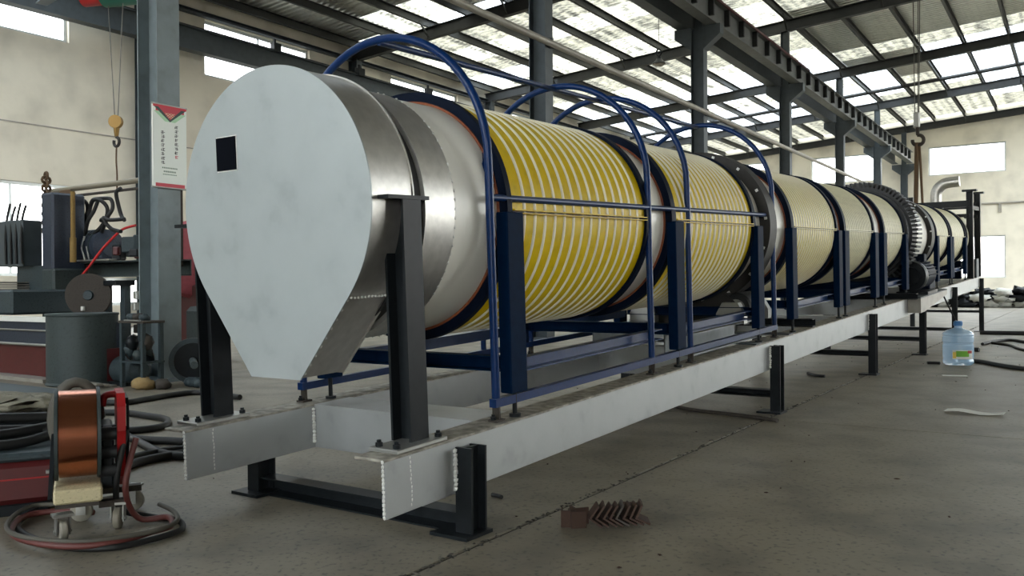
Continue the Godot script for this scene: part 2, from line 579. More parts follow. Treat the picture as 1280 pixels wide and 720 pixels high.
const XL := -16.7
const ZE := -43.1
const XR := 12.4
const ZF := 8.4
func build_shell() -> void:
	# floor of concrete slabs with open joints
	var fl := Node3D.new()
	fl.name = "floor"
	add_child(fl)
	base_of[fl] = Vector3.ZERO
	tag(fl, "worn grey brown concrete workshop floor cast in large slabs", "floor", "", "structure")
	var gx := [XL - 0.3, -12.2, -6.9, -1.56, 3.8, 9.1, XR + 0.3]
	var gz := [ZF + 0.3, 5.9, 0.4, -5.1, -10.7, -16.4, -22.1, -27.8, -33.5, -39.2, ZE - 0.3]
	for i in gx.size() - 1:
		for j in gz.size() - 1:
			part("slab", MB.new().cbox(Vector3((gx[i] + gx[i + 1]) / 2.0, -0.05, (gz[j] + gz[j + 1]) / 2.0), Vector3(gx[i + 1] - gx[i] - 0.014, 0.1, gz[j] - gz[j + 1] - 0.006), 0.003), mats.concrete, fl)
	var cr := [MB.new(), MB.new()]
	for q in 420:
		var z := -1.55 - 16.0 * pow(rng.randf(), 1.6)
		cr[q % 2].blob(Vector3(-1.56 + rng.randfn() * 0.008, 0.001, z), Vector3(rng.randf_range(0.003, 0.008), 0.003, rng.randf_range(0.004, 0.014)), q, 0.4, 5, Basis(Vector3.UP, rng.randf() * 3.0))
	part("joint_crumbs", cr[0], mats.joint, fl, "", "stuff")
	part("joint_crumbs", cr[1], mats.cable_grey, fl, "", "stuff")
	part("joint_filler", MB.new().span(Vector3(XL - 0.3, -0.2, ZE - 0.3), Vector3(XR + 0.3, -0.006, ZF + 0.3)), mats.joint, fl)
	# left wall
	var lh := [[-9.6, -4.9, 1.05, 2.84], [-11.15, -9.95, 0.45, 1.02]]
	for k in 6:
		lh.append([-9.5 - 6.4 * k, -6.28 - 6.4 * k, 5.66, 6.94])
	lh.append([-3.1, 0.1, 5.66, 6.94])
	wall("wall_left", "long cream plaster wall with two rows of bright windows on the left side", 2, Vector3(XL - 0.25, 0, ZE - 0.25), Vector3(XL, 7.45, ZF + 0.25), lh)
	solo("trim_1", MB.new(Vector3(XL, 3.9, -12)).span(Vector3(XL - 0.01, 3.93, ZE), Vector3(XL + 0.012, 3.955, ZF)), mats.conduit, "thin level plaster joint along the left wall", "trim", W, Vector3(XL, 3.9, -12), "", "structure")
	window(2, XL - 0.12, lh[0], 4, "low wide window glowing white behind the hydraulic machinery", 2)
	window(2, XL - 0.12, lh[1], 1, "small low window behind the brown disc of the hydraulic machine")
	for k in 7:
		window(2, XL - 0.12, lh[2 + k], 2, ["high wall window left of the nearest blue column", "high wall window just right of the nearest blue column", "high wall window behind the first blue hoop", "fourth high window along the left wall", "fifth high window along the left wall", "last high window along the left wall", "high wall window beside the camera on the left"][k])
	# end wall
	var eh := [[-5.73, -2.67, 5.64, 6.93], [-10.9, -7.85, 5.6, 6.88], [-16.0, -13.0, 5.6, 6.88], [-5.6, -2.7, 1.0, 2.86], [-0.6, 2.4, 5.64, 6.93], [4.5, 7.5, 5.64, 6.93]]
	wall("wall_end", "cream plaster end wall at the far end of the hall", 0, Vector3(XL, 0, ZE - 0.25), Vector3(XR, 7.4, ZE), eh)
	var gb := MB.new()  # gable above the end wall
	gb.prism(PackedVector2Array([Vector2(XL, 7.4), Vector2(XR, 7.4), Vector2(XR, roof_y(XR) + 0.05), Vector2(RIDGE, roof_y(RIDGE) + 0.05), Vector2(XL, roof_y(XL) + 0.05)]), Transform3D(Basis.IDENTITY, Vector3(0, 0, ZE - 0.25)), 0.25)
	solo("wall_end_gable", gb, mats.plaster, "top strip of the cream end wall under the roof slope", "wall", W, Vector3.ZERO, "", "structure")
	window(0, ZE - 0.12, eh[0], 2, "wide bright window high in the end wall, right of the hanging hook")
	window(0, ZE - 0.12, eh[1], 2, "bright high end wall window crossed by a crane column")
	window(0, ZE - 0.12, eh[2], 2, "high end wall window near the left corner behind the drum")
	window(0, ZE - 0.12, eh[3], 2, "low bright window in the end wall behind the black pipe frame", 2)
	window(0, ZE - 0.12, eh[4], 2, "high end wall window out beyond the right edge")
	window(0, ZE - 0.12, eh[5], 2, "farthest right high window of the end wall")
	var wc := MB.new(Vector3(-3.0, 4.25, ZE + 0.05))
	wc.cyl(Vector3(-3.6, 4.25, ZE + 0.05), Vector3(6.0, 4.28, ZE + 0.05), 0.04, -1, 8).cbox(Vector3(-2.9, 4.05, ZE + 0.05), Vector3(0.12, 0.4, 0.08), 0.01)
	solo("wall_conduit", wc, mats.conduit, "thin grey conduit running level across the end wall at the right", "conduit", W, Vector3(-3.0, 4.25, ZE + 0.05))
	# right wall and the front wall behind the camera, with the daylight they let in
	var rh := []
	for k in range(1, 6):
		rh.append([-15.0 - 6.4 * k + 6.4, -11.6 - 6.4 * k + 6.4, 0.9, 6.2] if k < 3 else [-15.6 - 6.4 * k + 6.4, -10.6 - 6.4 * k + 6.4, 0.9, 7.2])
	wall("wall_right", "cream plaster side wall with tall windows on the right", 2, Vector3(XR, 0, ZE - 0.25), Vector3(XR + 0.25, 8.18, ZF + 0.25), rh)
	for k in 5:
		window(2, XR + 0.12, rh[k], 3, "tall right wall window number %d from the front" % (k + 1), 3)
	var fh := [[-9.8, -6.4, 2.4, 6.9], [-5.0, -1.2, 2.4, 6.9], [3.5, 7.5, 0.0, 4.6]]
	wall("wall_front", "cream plaster front wall with high windows and an open gateway behind the camera", 0, Vector3(XL, 0, ZF), Vector3(XR, 7.4, ZF + 0.25), fh)
	window(0, ZF + 0.12, fh[0], 2, "high front wall window behind the camera, toward the left")
	window(0, ZF + 0.12, fh[1], 2, "high front wall window right behind the camera")
	var gf := MB.new()
	gf.prism(PackedVector2Array([Vector2(XL, 7.4), Vector2(XR, 7.4), Vector2(XR, roof_y(XR) + 0.05), Vector2(RIDGE, roof_y(RIDGE) + 0.05), Vector2(XL, roof_y(XL) + 0.05)]), Transform3D(Basis.IDENTITY, Vector3(0, 0, ZF)), 0.25)
	solo("wall_front_gable", gf, mats.plaster, "top strip of the front wall under the roof slope", "wall", W, Vector3.ZERO, "", "structure")
	# outside ground
	solo("ground", MB.new().span(Vector3(-60, -0.5, -90), Vector3(60, -0.21, 60)), mats.joint, "grey yard ground outside the hall", "ground", W, Vector3.ZERO, "", "structure")

func bay_z(k: int) -> float:
	return -4.6 - 6.4 * k

func build_roof() -> void:
	var ce := Node3D.new()
	ce.name = "ceiling"
	add_child(ce)
	base_of[ce] = Vector3.ZERO
	tag(ce, "sloping roof of corrugated sheets, steel purlins and rafters", "roof", "", "structure")
	var px := []
	var x := -16.37
	while x < RIDGE - 0.3:
		px.append(x)
		x += 1.215
	var left := px.duplicate()
	for p in left:
		px.append(2.0 * RIDGE - p)
	px.append(RIDGE)
	px.sort()
	var edges: Array = [XL - 0.3] + px
	edges = edges.filter(func(e): return e < XR - 0.1)
	edges.append(XR + 0.3)
	for i in edges.size() - 1:
		var x0: float = edges[i]
		var x1: float = edges[i + 1]
		for k in range(-2, 6):
			var z1: float = bay_z(k)
			var z0: float = maxf(bay_z(k + 1), ZE - 0.3)
			if k == -2:
				z1 = ZF + 0.3
			# split the bay in sheets of a little over a metre
			var n := 5
			for s in n:
				var za := lerpf(z1, z0, float(s) / n)
				var zb := lerpf(z1, z0, float(s + 1) / n)
				var m := roof_kind((x0 + x1) / 2.0, k, s)
				part("roof_panel", corrugated(x0, x1, za, zb), mats[m], ce)
	# purlins: lipped channels running along the hall
	for p in px:
		if p > XR - 0.1:
			continue
		var b := MB.new()
		var y := roof_y(p) - 0.03
		b.channel(Vector3(p, y - 0.1, ZF), Vector3(p, y - 0.1, ZE), 0.075, 0.2, 0.006, 1.0)
		b.span(Vector3(p + 0.034, y - 0.2, ZF), Vector3(p + 0.038, y - 0.175, ZE))
		part("purlin", b, mats.purlin, ce)
	# rafters across the hall and their knee braces
	for k in range(-2, 7):
		var z := bay_z(k)
		if k == 6:
			z = ZE + 0.12
		var b := MB.new()
		for sg in [0, 1]:
			var xa := XL + 0.05 if sg == 0 else XR - 0.05
			var A := Vector3(xa, roof_y(xa) - 0.39, z)
			var B := Vector3(RIDGE, roof_y(RIDGE) - 0.39, z)
			b.ibeam(A, B, 0.16, 0.3, 0.012, 0.014)
		var rf := part("rafter", b, mats.rafter, ce)
		for p in px:
			if p > -15.5 and p < 1.5 and k >= 0 and int(round((p + 16.37) / 1.215)) % 2 == 0:
				var y := roof_y(p)
				part("knee_brace", MB.new().bar(Vector3(p + 0.02, y - 0.5, z - 0.04), Vector3(p + 0.02, y - 0.16, z - 0.42), 0.04, 0.04).bar(Vector3(p + 0.02, y - 0.5, z + 0.04), Vector3(p + 0.02, y - 0.16, z + 0.42), 0.04, 0.04), mats.purlin, rf)
	# tie tube in the fourth bay
	part("tie_tube", MB.new().cyl(Vector3(XL + 0.2, roof_y(XL) - 0.22, -34.65), Vector3(RIDGE, roof_y(RIDGE) - 0.22, -34.65), 0.07, -1, 10), mats.rafter, ce)
	# eave beam on the left wall
	part("eave_beam", MB.new().channel(Vector3(XL + 0.1, 7.41, ZF), Vector3(XL + 0.1, 7.41, ZE), 0.1, 0.12, 0.008, 1.0), mats.rafter, ce)
	part("girt", MB.new().channel(Vector3(XL + 0.1, 7.0, ZF), Vector3(XL + 0.1, 7.0, ZE), 0.14, 0.1, 0.008, 1.0), mats.steel_grey, ce)

func roof_kind(x: float, k: int, s: int) -> String:
	# which sheets are translucent: bands of light sheets across the slope, as the photo shows them
	if x > -6.65:
		if k == 3:
			return "frp_dim" if s >= 4 else "foil"
		if k == 4:
			return "frp_clear" if x > -4.2 or x < -5.4 and s > 0 else ("frp_dim" if s > 2 else "foil")
		if k == 5:
			return "frp_clear" if x > -3.0 and s < 3 else "frp_dim"
		if k == 2:
			return "frp_dim" if s == 4 else "foil"
		return "frp" if k == 1 and s == 2 else "foil"
	match k:
		-1, 0:
			return "frp_clear" if s == 1 or s == 3 else "foil"
		1:
			return "frp" if s == 4 and x < -12.7 and x > -15.2 else "foil"
		2:
			return "frp_clear" if s == 0 and x > -14.0 and x < -10.5 or s == 4 and x < -13.8 else ("frp_dim" if s == 1 or s == 3 else "frp")
		3:
			return "frp_clear" if s == 4 and x > -10.0 else ("frp_dim" if s == 1 or s == 2 else "frp")
		4:
			return "frp_clear" if s != 2 else "frp"
		5:
			return "frp_clear" if s < 2 else "frp_dim"
	return "foil"

func corrugated(x0: float, x1: float, za: float, zb: float) -> MB:
	var b := MB.new()
	var n := 7
	var y0 := roof_y(x0)
	var y1 := roof_y(x1)
	var up := Vector3(-(y1 - y0), x1 - x0, 0).normalized()
	var prof := []
	for i in n:
		for q in [[0.0, 0.0], [0.42, 0.0], [0.58, 0.055], [0.86, 0.055]]:
			prof.append([(i + q[0]) / n, q[1]])
	prof.append([1.0, 0.0])
	for i in prof.size() - 1:
		var z0 := lerpf(za, zb, prof[i][0])
		var z1 := lerpf(za, zb, prof[i + 1][0])
		var h0: Vector3 = up * prof[i][1]
		var h1: Vector3 = up * prof[i + 1][1]
		var A := Vector3(x0, y0, z0) + h0
		var B := Vector3(x1, y1, z0) + h0
		var C := Vector3(x1, y1, z1) + h1
		var D := Vector3(x0, y0, z1) + h1
		var nn := -(B - A).cross(D - A).normalized()
		if nn.y > 0.0:
			nn = -nn
		b.quad(A, B, C, D, nn)
	return b

func build_columns() -> void:
	var where := ["nearest blue grey steel column, with the white banner", "second crane column, rising behind the first yellow section", "third crane column, under the roof behind the drum", "fourth crane column along the hall, right of the drum hoops", "fifth crane column, in front of the high end wall window", "sixth crane column, behind the toothed ring", "last crane column standing at the end wall"]
	for k in 7:
		var z := bay_z(k)
		if k == 6:
			z = ZE + 0.3
		var base := Vector3(-6.69, 0, z)
		var o := thing("steel_column", where[k], "column", W, base, "", "structure")
		var m: Material = mats.steel_blue if k == 0 else mats.steel_grey
		var b := mb(o)
		b.ibeam(base, base + Vector3(0, 6.2, 0), 0.22, 0.28, 0.01, 0.014, Vector3.RIGHT)
		part("shaft", b, m, o)
		part("base_plate", mb(o).box(base + Vector3(0, 0.015, 0), Vector3(0.45, 0.03, 0.4)), m, o)
		var top := roof_y(-6.69) - 0.54
		part("upper_shaft", mb(o).ibeam(base + Vector3(0, 6.2, 0), base + Vector3(0, top, 0), 0.16, 0.2, 0.01, 0.012, Vector3.RIGHT), m, o)
		for s in [-1.0, 1.0]:
			var c := mb(o)
			c.prism(PackedVector2Array([Vector2(0.14, 6.2), Vector2(0.5, 6.2), Vector2(0.5, 6.0), Vector2(0.14, 5.72)]), Transform3D(Basis(Vector3(s, 0, 0), Vector3.UP, Vector3(0, 0, s)), base + Vector3(0, 0, -0.11 * s)), 0.22)
			part("corbel", c, m, o)
	# columns standing against the left wall
	for k in 7:
		var z := bay_z(k)
		if k == 6:
			z = ZE + 0.35
		var base := Vector3(-16.52, 0, z)
		var o := thing("wall_column", ["wall column behind the hydraulic machinery", "second steel column against the left wall", "wall column seen under the first blue hoop", "wall column seen under the second hoop", "fifth steel column against the left wall", "sixth steel column against the left wall", "corner steel column at the left end"][k], "column", W, base, "", "structure")
		part("shaft", mb(o).ibeam(base, base + Vector3(0, roof_y(-16.5) - 0.5, 0), 0.2, 0.3, 0.01, 0.012, Vector3.RIGHT), mats.steel_grey, o)
		part("corbel", mb(o).span(base + Vector3(0.15, 5.75, -0.1), base + Vector3(0.6, 5.95, 0.1)), mats.steel_grey, o)
	# crane runway girders
	girder(-6.375, 6.2, 0.5, "crane girder on the right of the column row, with a red rail and stiffeners", true)
	girder(-7.02, 6.21, 0.5, "dark crane girder on the left of the column row", false)
	girder(-16.13, 5.95, 0.5, "blue grey crane girder along the left wall", false)
	# conduit along the column row
	var o := thing("conduit_pipe", "long pale pipe fixed across the fronts of the crane columns", "pipe", W, Vector3(-6.47, 4.35, -20))
	var pts := []
	for k in 16:
		pts.append(Vector3(-6.48, 4.34 + 0.006 * k, -4.8 - 2.0 * k))
	part("pipe", mb(o).tube(pts, 0.05, 10), mats.conduit, o)
	for k in range(1, 5):
		part("pipe_clip", mb(o).box(Vector3(-6.515, 4.36 + 0.02 * k, bay_z(k)), Vector3(0.06, 0.14, 0.05)), mats.steel_grey, o)

func girder(x: float, y: float, h: float, label: String, red: bool) -> void:
	var o := thing("crane_girder", label, "girder", W, Vector3(x, y, -20), "", "structure")
	var z0 := ZF - 0.3
	var z1 := ZE + 0.6
	var m: Material = mats.girder if red else mats.steel_grey
	part("beam", mb(o).ibeam(Vector3(x, y + h / 2.0, z0), Vector3(x, y + h / 2.0, z1), 0.25, h, 0.012, 0.016), m, o)
	part("rail", mb(o).bar(Vector3(x, y + h + 0.03, z0), Vector3(x, y + h + 0.03, z1), 0.05, 0.06), mats.tire, o)
	var z := bay_z(1) + 0.5
	if red:
		while z > z1 + 0.4:
			part("stiffener", mb(o).box(Vector3(x + 0.062, y + h / 2.0 + 0.06, z), Vector3(0.11, h - 0.16, 0.07)), mats.rafter, o)
			z -= 0.95
		part("conductor_rail", mb(o).bar(Vector3(x + 0.15, y + h - 0.02, z0), Vector3(x + 0.15, y + h - 0.02, -24.5), 0.03, 0.05), mats.red_dark, o, "dull red conductor rail")
	else:
		for k in 9:
			var zz := -14.2 - 2.9 * k
			part("rail_clamp", mb(o).box(Vector3(x + 0.08, y + h + 0.08, zz), Vector3(0.14, 0.2, 0.22)).box(Vector3(x + 0.1, y + h + 0.18, zz + 0.06), Vector3(0.05, 0.18, 0.05)), mats.black, o)

# ---------- the machine ----------
func drop(p: Vector3) -> Vector3:  # the point of the floor straight below p, both in machine coordinates
	var up := TM.basis.transposed() * Vector3.UP
	return p - up * (TM * p).y

func bolt(b: MB, p: Vector3, up: Vector3, r := 0.011, h := 0.03) -> void:
	b.cyl(p, p + up * 0.012, r * 1.7, -1, 6).cyl(p, p + up * h, r, -1, 8)

func build_machine_frame() -> void:
	var o := thing("beam_chassis", "long galvanized steel frame of two sloping beams on short black legs under the drum", "frame", TM, mv(0, -2.262, -0.178))
	var L := 14.25
	var spans := {"r": [-1.848, -1.728], "l": [-2.795, -2.675]}
	for key in ["r", "l"]:
		var t0: float = spans[key][0]
		var t1: float = spans[key][1]
		var b := mb(o)
		b.cbox(mv(L / 2.0, t1 - 0.005, -0.089), Vector3(0.009, 0.176, L), 0.0015)
		b.cbox(mv(L / 2.0 + 0.08, t1 - 0.025, -0.1735), Vector3(0.05, 0.009, L - 0.16), 0.0015)
		part("beam", b, mats.alu_beam, o)
		part("top_flange", mb(o).cbox(mv(L / 2.0, (t0 + t1) / 2.0, -0.0045), Vector3(t1 - t0 + 0.002, 0.009, L + 0.002), 0.002), mats.beam_top, o, "dusty upper flange of the beam")
		# weld bead of the closing plate
		var w := mb(o)
		for k in 12:
			w.blob(mv(0.115 + rng.randf_range(-0.002, 0.002), t1 - 0.003, -0.018 - 0.0128 * k), Vector3(0.004, 0.008, 0.006), k, 0.2, 6)
		part("weld_seam", w, mats.weld, o)
		var ew := mb(o)
		for q in 14:
			ew.blob(mv(-0.002, t1 - 0.005, -0.008 - 0.0125 * q), Vector3(0.006, 0.007, 0.004), q, 0.3, 6)
		part("weld_seam", ew, mats.weld, o)
	# cross members
	for a in [0.6, 3.0, 5.5, 7.9, 10.4, 13.0]:
		var c := mb(o)
		c.span(mv(a, -2.675, -0.172), mv(a + 0.008, -1.848, -0.012))
		c.span(mv(a, -2.675, -0.012), mv(a + (0.2 if a < 1.0 else 0.09), -1.848, -0.002))
		c.span(mv(a, -2.675, -0.178), mv(a + 0.09, -1.848, -0.17))
		part("cross_member", c, mats.alu_beam, o)
	var w2 := mb(o)
	for k in 11:
		w2.blob(mv(0.594, -2.672, -0.022 - 0.013 * k), Vector3(0.009, 0.008, 0.008), k, 0.4, 6)
	part("weld_seam", w2, mats.weld, o)
	# legs stand plumb, the beams slope
	var la := [0.372, 3.512, 6.18, 8.66, 11.09, 14.08]
	var bars := [[-0.245, -0.312], [-0.308, -0.352], [-0.355, -0.40], [-0.47, -0.515], [-0.575, -0.62], [-0.55, -0.59]]
	for k in 6:
		var a: float = la[k]
		for s in [0, 1]:
			var top := mv(a, -1.696, -0.03) if s == 0 else mv(a, -2.733, -0.178)
			var foot := drop(top)
			var lg := part("leg", mb(o).ibeam(foot, top, 0.063, 0.084, 0.006, 0.009, Vector3(0, 0, 1)), mats.black, o, "short black steel leg")
			var up := (top - foot).normalized()
			part("foot_plate", mb(o).box(foot + up * 0.006 + Vector3(-0.03 if s == 0 else 0.0, 0, 0.015), Vector3(0.15, 0.012, 0.14), Basis(Vector3.RIGHT, -0.0426)), mats.black, lg)
			if s == 0:
				var w := mb(o)
				for j in 10:
					w.blob(mv(a - 0.046, -1.725, -0.04 - 0.0135 * j), Vector3(0.008, 0.009, 0.01), j + k, 0.4, 6)
				part("weld_seam", w, mats.weld, lg)
		var n0: float = bars[k][0]
		var n1: float = bars[k][1]
		part("cross_bar", mb(o).channel(mv(a, -2.70, (n0 + n1) / 2.0), mv(a, -1.72, (n0 + n1) / 2.0), 0.07, n0 - n1, 0.006, 1.0), mats.black, o, "black cross bar between two legs")
	# dark steel cross bars lying on the beams
	for q in [[4.5, 0.055, -1.74], [7.86, 0.06, -1.62]]:
		part("cross_bearer", mb(o).channel(mv(q[0], -2.78, 0.03), mv(q[0], q[2], 0.03), 0.08, q[1], 0.006, 1.0), mats.black, o)

func build_hood() -> void:
	var o := thing("end_hood", "silver teardrop-shaped end hood with a small black square window, on two black posts", "hood", TM, mv(0.17, -2.265, 0.0))
	var C := Vector2(-2.265, 0.768)
	var R := 0.45
	var pl := Vector2(-2.392, 0.203)
	var pr := Vector2(-2.158, 0.203)
	var fl := (pl - C).angle() - acos(R / pl.distance_to(C))
	var fr := (pr - C).angle() + acos(R / pr.distance_to(C))
	fl += TAU
	var a0 := 0.079
	var a1 := 0.268
	var out := PackedVector2Array()
	for k in 97:
		var ang := lerpf(fr, fl, k / 96.0)
		out.append(C + Vector2(cos(ang), sin(ang)) * (R + 0.005))
	out.append(pl + Vector2(-0.004, -0.005))
	out.append(pr + Vector2(0.004, -0.005))
	part("front_plate", mb(o).prism(out, Transform3D(Basis.IDENTITY, Vector3(0, 0, -a0)), 0.005), mats.alu_paint, o, "flat silver painted front plate")
	# rolled casing behind the plate
	var b := mb(o)
	for k in 96:
		var g0 := lerpf(fr, fl, k / 96.0)
		var g1 := lerpf(fr, fl, (k + 1) / 96.0)
		var e0 := Vector3(cos(g0), sin(g0), 0)
		var e1 := Vector3(cos(g1), sin(g1), 0)
		var c0 := Vector3(C.x, C.y, 0)
		var z0 := Vector3(0, 0, -a0)
		var z1 := Vector3(0, 0, -a1)
		b.tri(c0 + e0 * R + z0, c0 + e1 * R + z0, c0 + e1 * R + z1, e0, e1, e1)
		b.tri(c0 + e0 * R + z0, c0 + e1 * R + z1, c0 + e0 * R + z1, e0, e1, e0)
	part("casing", b, mats.stainless, o, "brushed stainless casing")
	var h := mb(o)
	var tl := C + Vector2(cos(fl), sin(fl)) * R
	var tr := C + Vector2(cos(fr), sin(fr)) * R
	for q in [[tl, pl, Vector3(-0.8, -0.5, 0)], [tr, pr, Vector3(0.8, -0.5, 0)], [pl, pr, Vector3(0, -1, 0)]]:
		h.quad(Vector3(q[0].x, q[0].y, -a0), Vector3(q[1].x, q[1].y, -a0), Vector3(q[1].x, q[1].y, -a1), Vector3(q[0].x, q[0].y, -a1), q[2])
	part("hopper", h, mats.stainless, o, "sloping hopper sides below the casing")
	var w := mb(o)
	for k in 9:
		w.blob(Vector3(tr.x, tr.y, 0).lerp(Vector3(pr.x, pr.y, 0), 0.06 + 0.11 * k) + Vector3(0.002, 0, -a0 - 0.004), Vector3(0.006, 0.006, 0.006), k, 0.3, 6)
	for k in 12:
		w.blob(Vector3(tr.x + 0.001, tr.y - 0.01, -lerpf(a0 + 0.01, a1 - 0.01, k / 11.0)), Vector3(0.004, 0.005, 0.006), k, 0.3, 6)
	part("weld_seam", w, mats.weld, o)
	# rear plate with the drum passing through is dark
	part("rear_plate", mb(o).prism(out, Transform3D(Basis.IDENTITY, Vector3(0, 0, -a1 - 0.001)), 0.004), mats.stainless, o)
	var wd := part("window", mb(o).box(mv(a0 - 0.008, -2.475, 0.957), Vector3(0.1, 0.112, 0.006)), mats.glass_black, o, "small black square sight window")
	part("window_rim", mb(o).box(mv(a0 - 0.0055, -2.475, 0.957), Vector3(0.108, 0.12, 0.002)), mats.weld, wd)
	# posts
	for s in [0, 1]:
		var t := -1.8155 if s == 0 else -2.782
		var p := part("post", mb(o).ibeam(mv(0.215, t, 0.012), mv(0.215, t, 0.765 if s == 0 else 0.72), 0.084, 0.083, 0.008, 0.009, Vector3.RIGHT), mats.black, o, "black steel post of the hood")
		part("base_plate", mb(o).cbox(mv(0.185, t + 0.02, 0.006), Vector3(0.12, 0.012, 0.235), 0.002), mats.zinc, p)
		part("top_plate", mb(o).box(mv(0.20, t - 0.005, 0.77 if s == 0 else 0.726), Vector3(0.10, 0.012, 0.19)), mats.black, p)
		var bl := mb(o)
		for q in [[0.09, 0.045], [0.09, -0.045], [0.285, 0.045], [0.285, -0.045]]:
			bolt(bl, mv(q[0], t + q[1] * 0.8 + 0.02, 0.012), Vector3.UP, 0.007, 0.02)
		part("bolt", bl, mats.black, p)

func ring(b: MB, a0: float, a1: float, r: float, r_in: float) -> MB:
	return b.lathe(Vector3(0, 0, -a0), Vector3(0, 0, -1), [Vector2(0, r_in), Vector2(0, r), Vector2(a1 - a0, r), Vector2(a1 - a0, r_in)], 96)

func build_drum() -> void:
	var o := thing("rotary_drum", "long white rotating steel drum with dark riding rings and a toothed gear ring", "drum", TD, Vector3.ZERO)
	part("seal_ring", ring(mb(o), 0.262, 0.305, 0.424, 0.3), mats.black_rubber, o, "dark gap seal behind the hood")
	part("inlet_band", ring(mb(o), 0.303, 0.455, 0.441, 0.2), mats.stainless, o, "grey stainless inlet band")
	part("drum_shell", mb(o).lathe(Vector3(0, 0, -0.455), Vector3(0, 0, -1), [Vector2(0, 0.437), Vector2(0.07, 0.433), Vector2(12.7, 0.433), Vector2(12.7, 0.0)], 96), mats.shell_white, o, "white painted drum shell")
	var w := mb(o)
	for k in 90:
		var t := TAU * k / 90.0
		if rng.randf() < 0.8:
			w.blob(Vector3(cos(t) * 0.438, sin(t) * 0.438, -0.456), Vector3(0.007, 0.007, 0.005), k, 0.3, 6)
	part("weld_seam", w, mats.weld, o)
	for q in [[3.55, 3.68, 0.5], [9.68, 9.9, 0.485]]:
		var rr := part("riding_ring", ring(mb(o), q[0], q[1], q[2], 0.42), mats.tire, o, "thick dark riding ring")
		var bl := mb(o)
		for k in 16:
			var t := TAU * k / 16.0 + 0.1
			for da in [-0.035]:
				bl.box(Vector3(cos(t) * 0.475, sin(t) * 0.475, -q[0] + 0.004), Vector3(0.016, 0.016, 0.012), Basis(Vector3(0, 0, 1), t))
		part("ring_block", bl, mats.weld, rr, "pale blocks beside the riding ring", "stuff")
	# gear ring
	var g := part("gear_ring", ring(mb(o), 8.16, 8.42, 0.528, 0.40), mats.gear, o, "dark gear ring with square teeth")
	part("gear_disc", ring(mb(o), 8.06, 8.16, 0.50, 0.40), mats.gear, g)
	for k in 76:
		var t := TAU * k / 76.0
		part("tooth", mb(o).box(Vector3(cos(t) * 0.552, sin(t) * 0.552, -8.29), Vector3(0.062, 0.021, 0.25), Basis(Vector3(0, 0, 1), t)), mats.gear, g)
	# blue paint smear
	part("paint_smear", mb(o).blob(Vector3(0.415, 0.15, -0.68), Vector3(0.004, 0.05, 0.022), 3, 0.5, 10, Basis(Vector3(0, 0, 1), 0.34)), mats.blue, o)

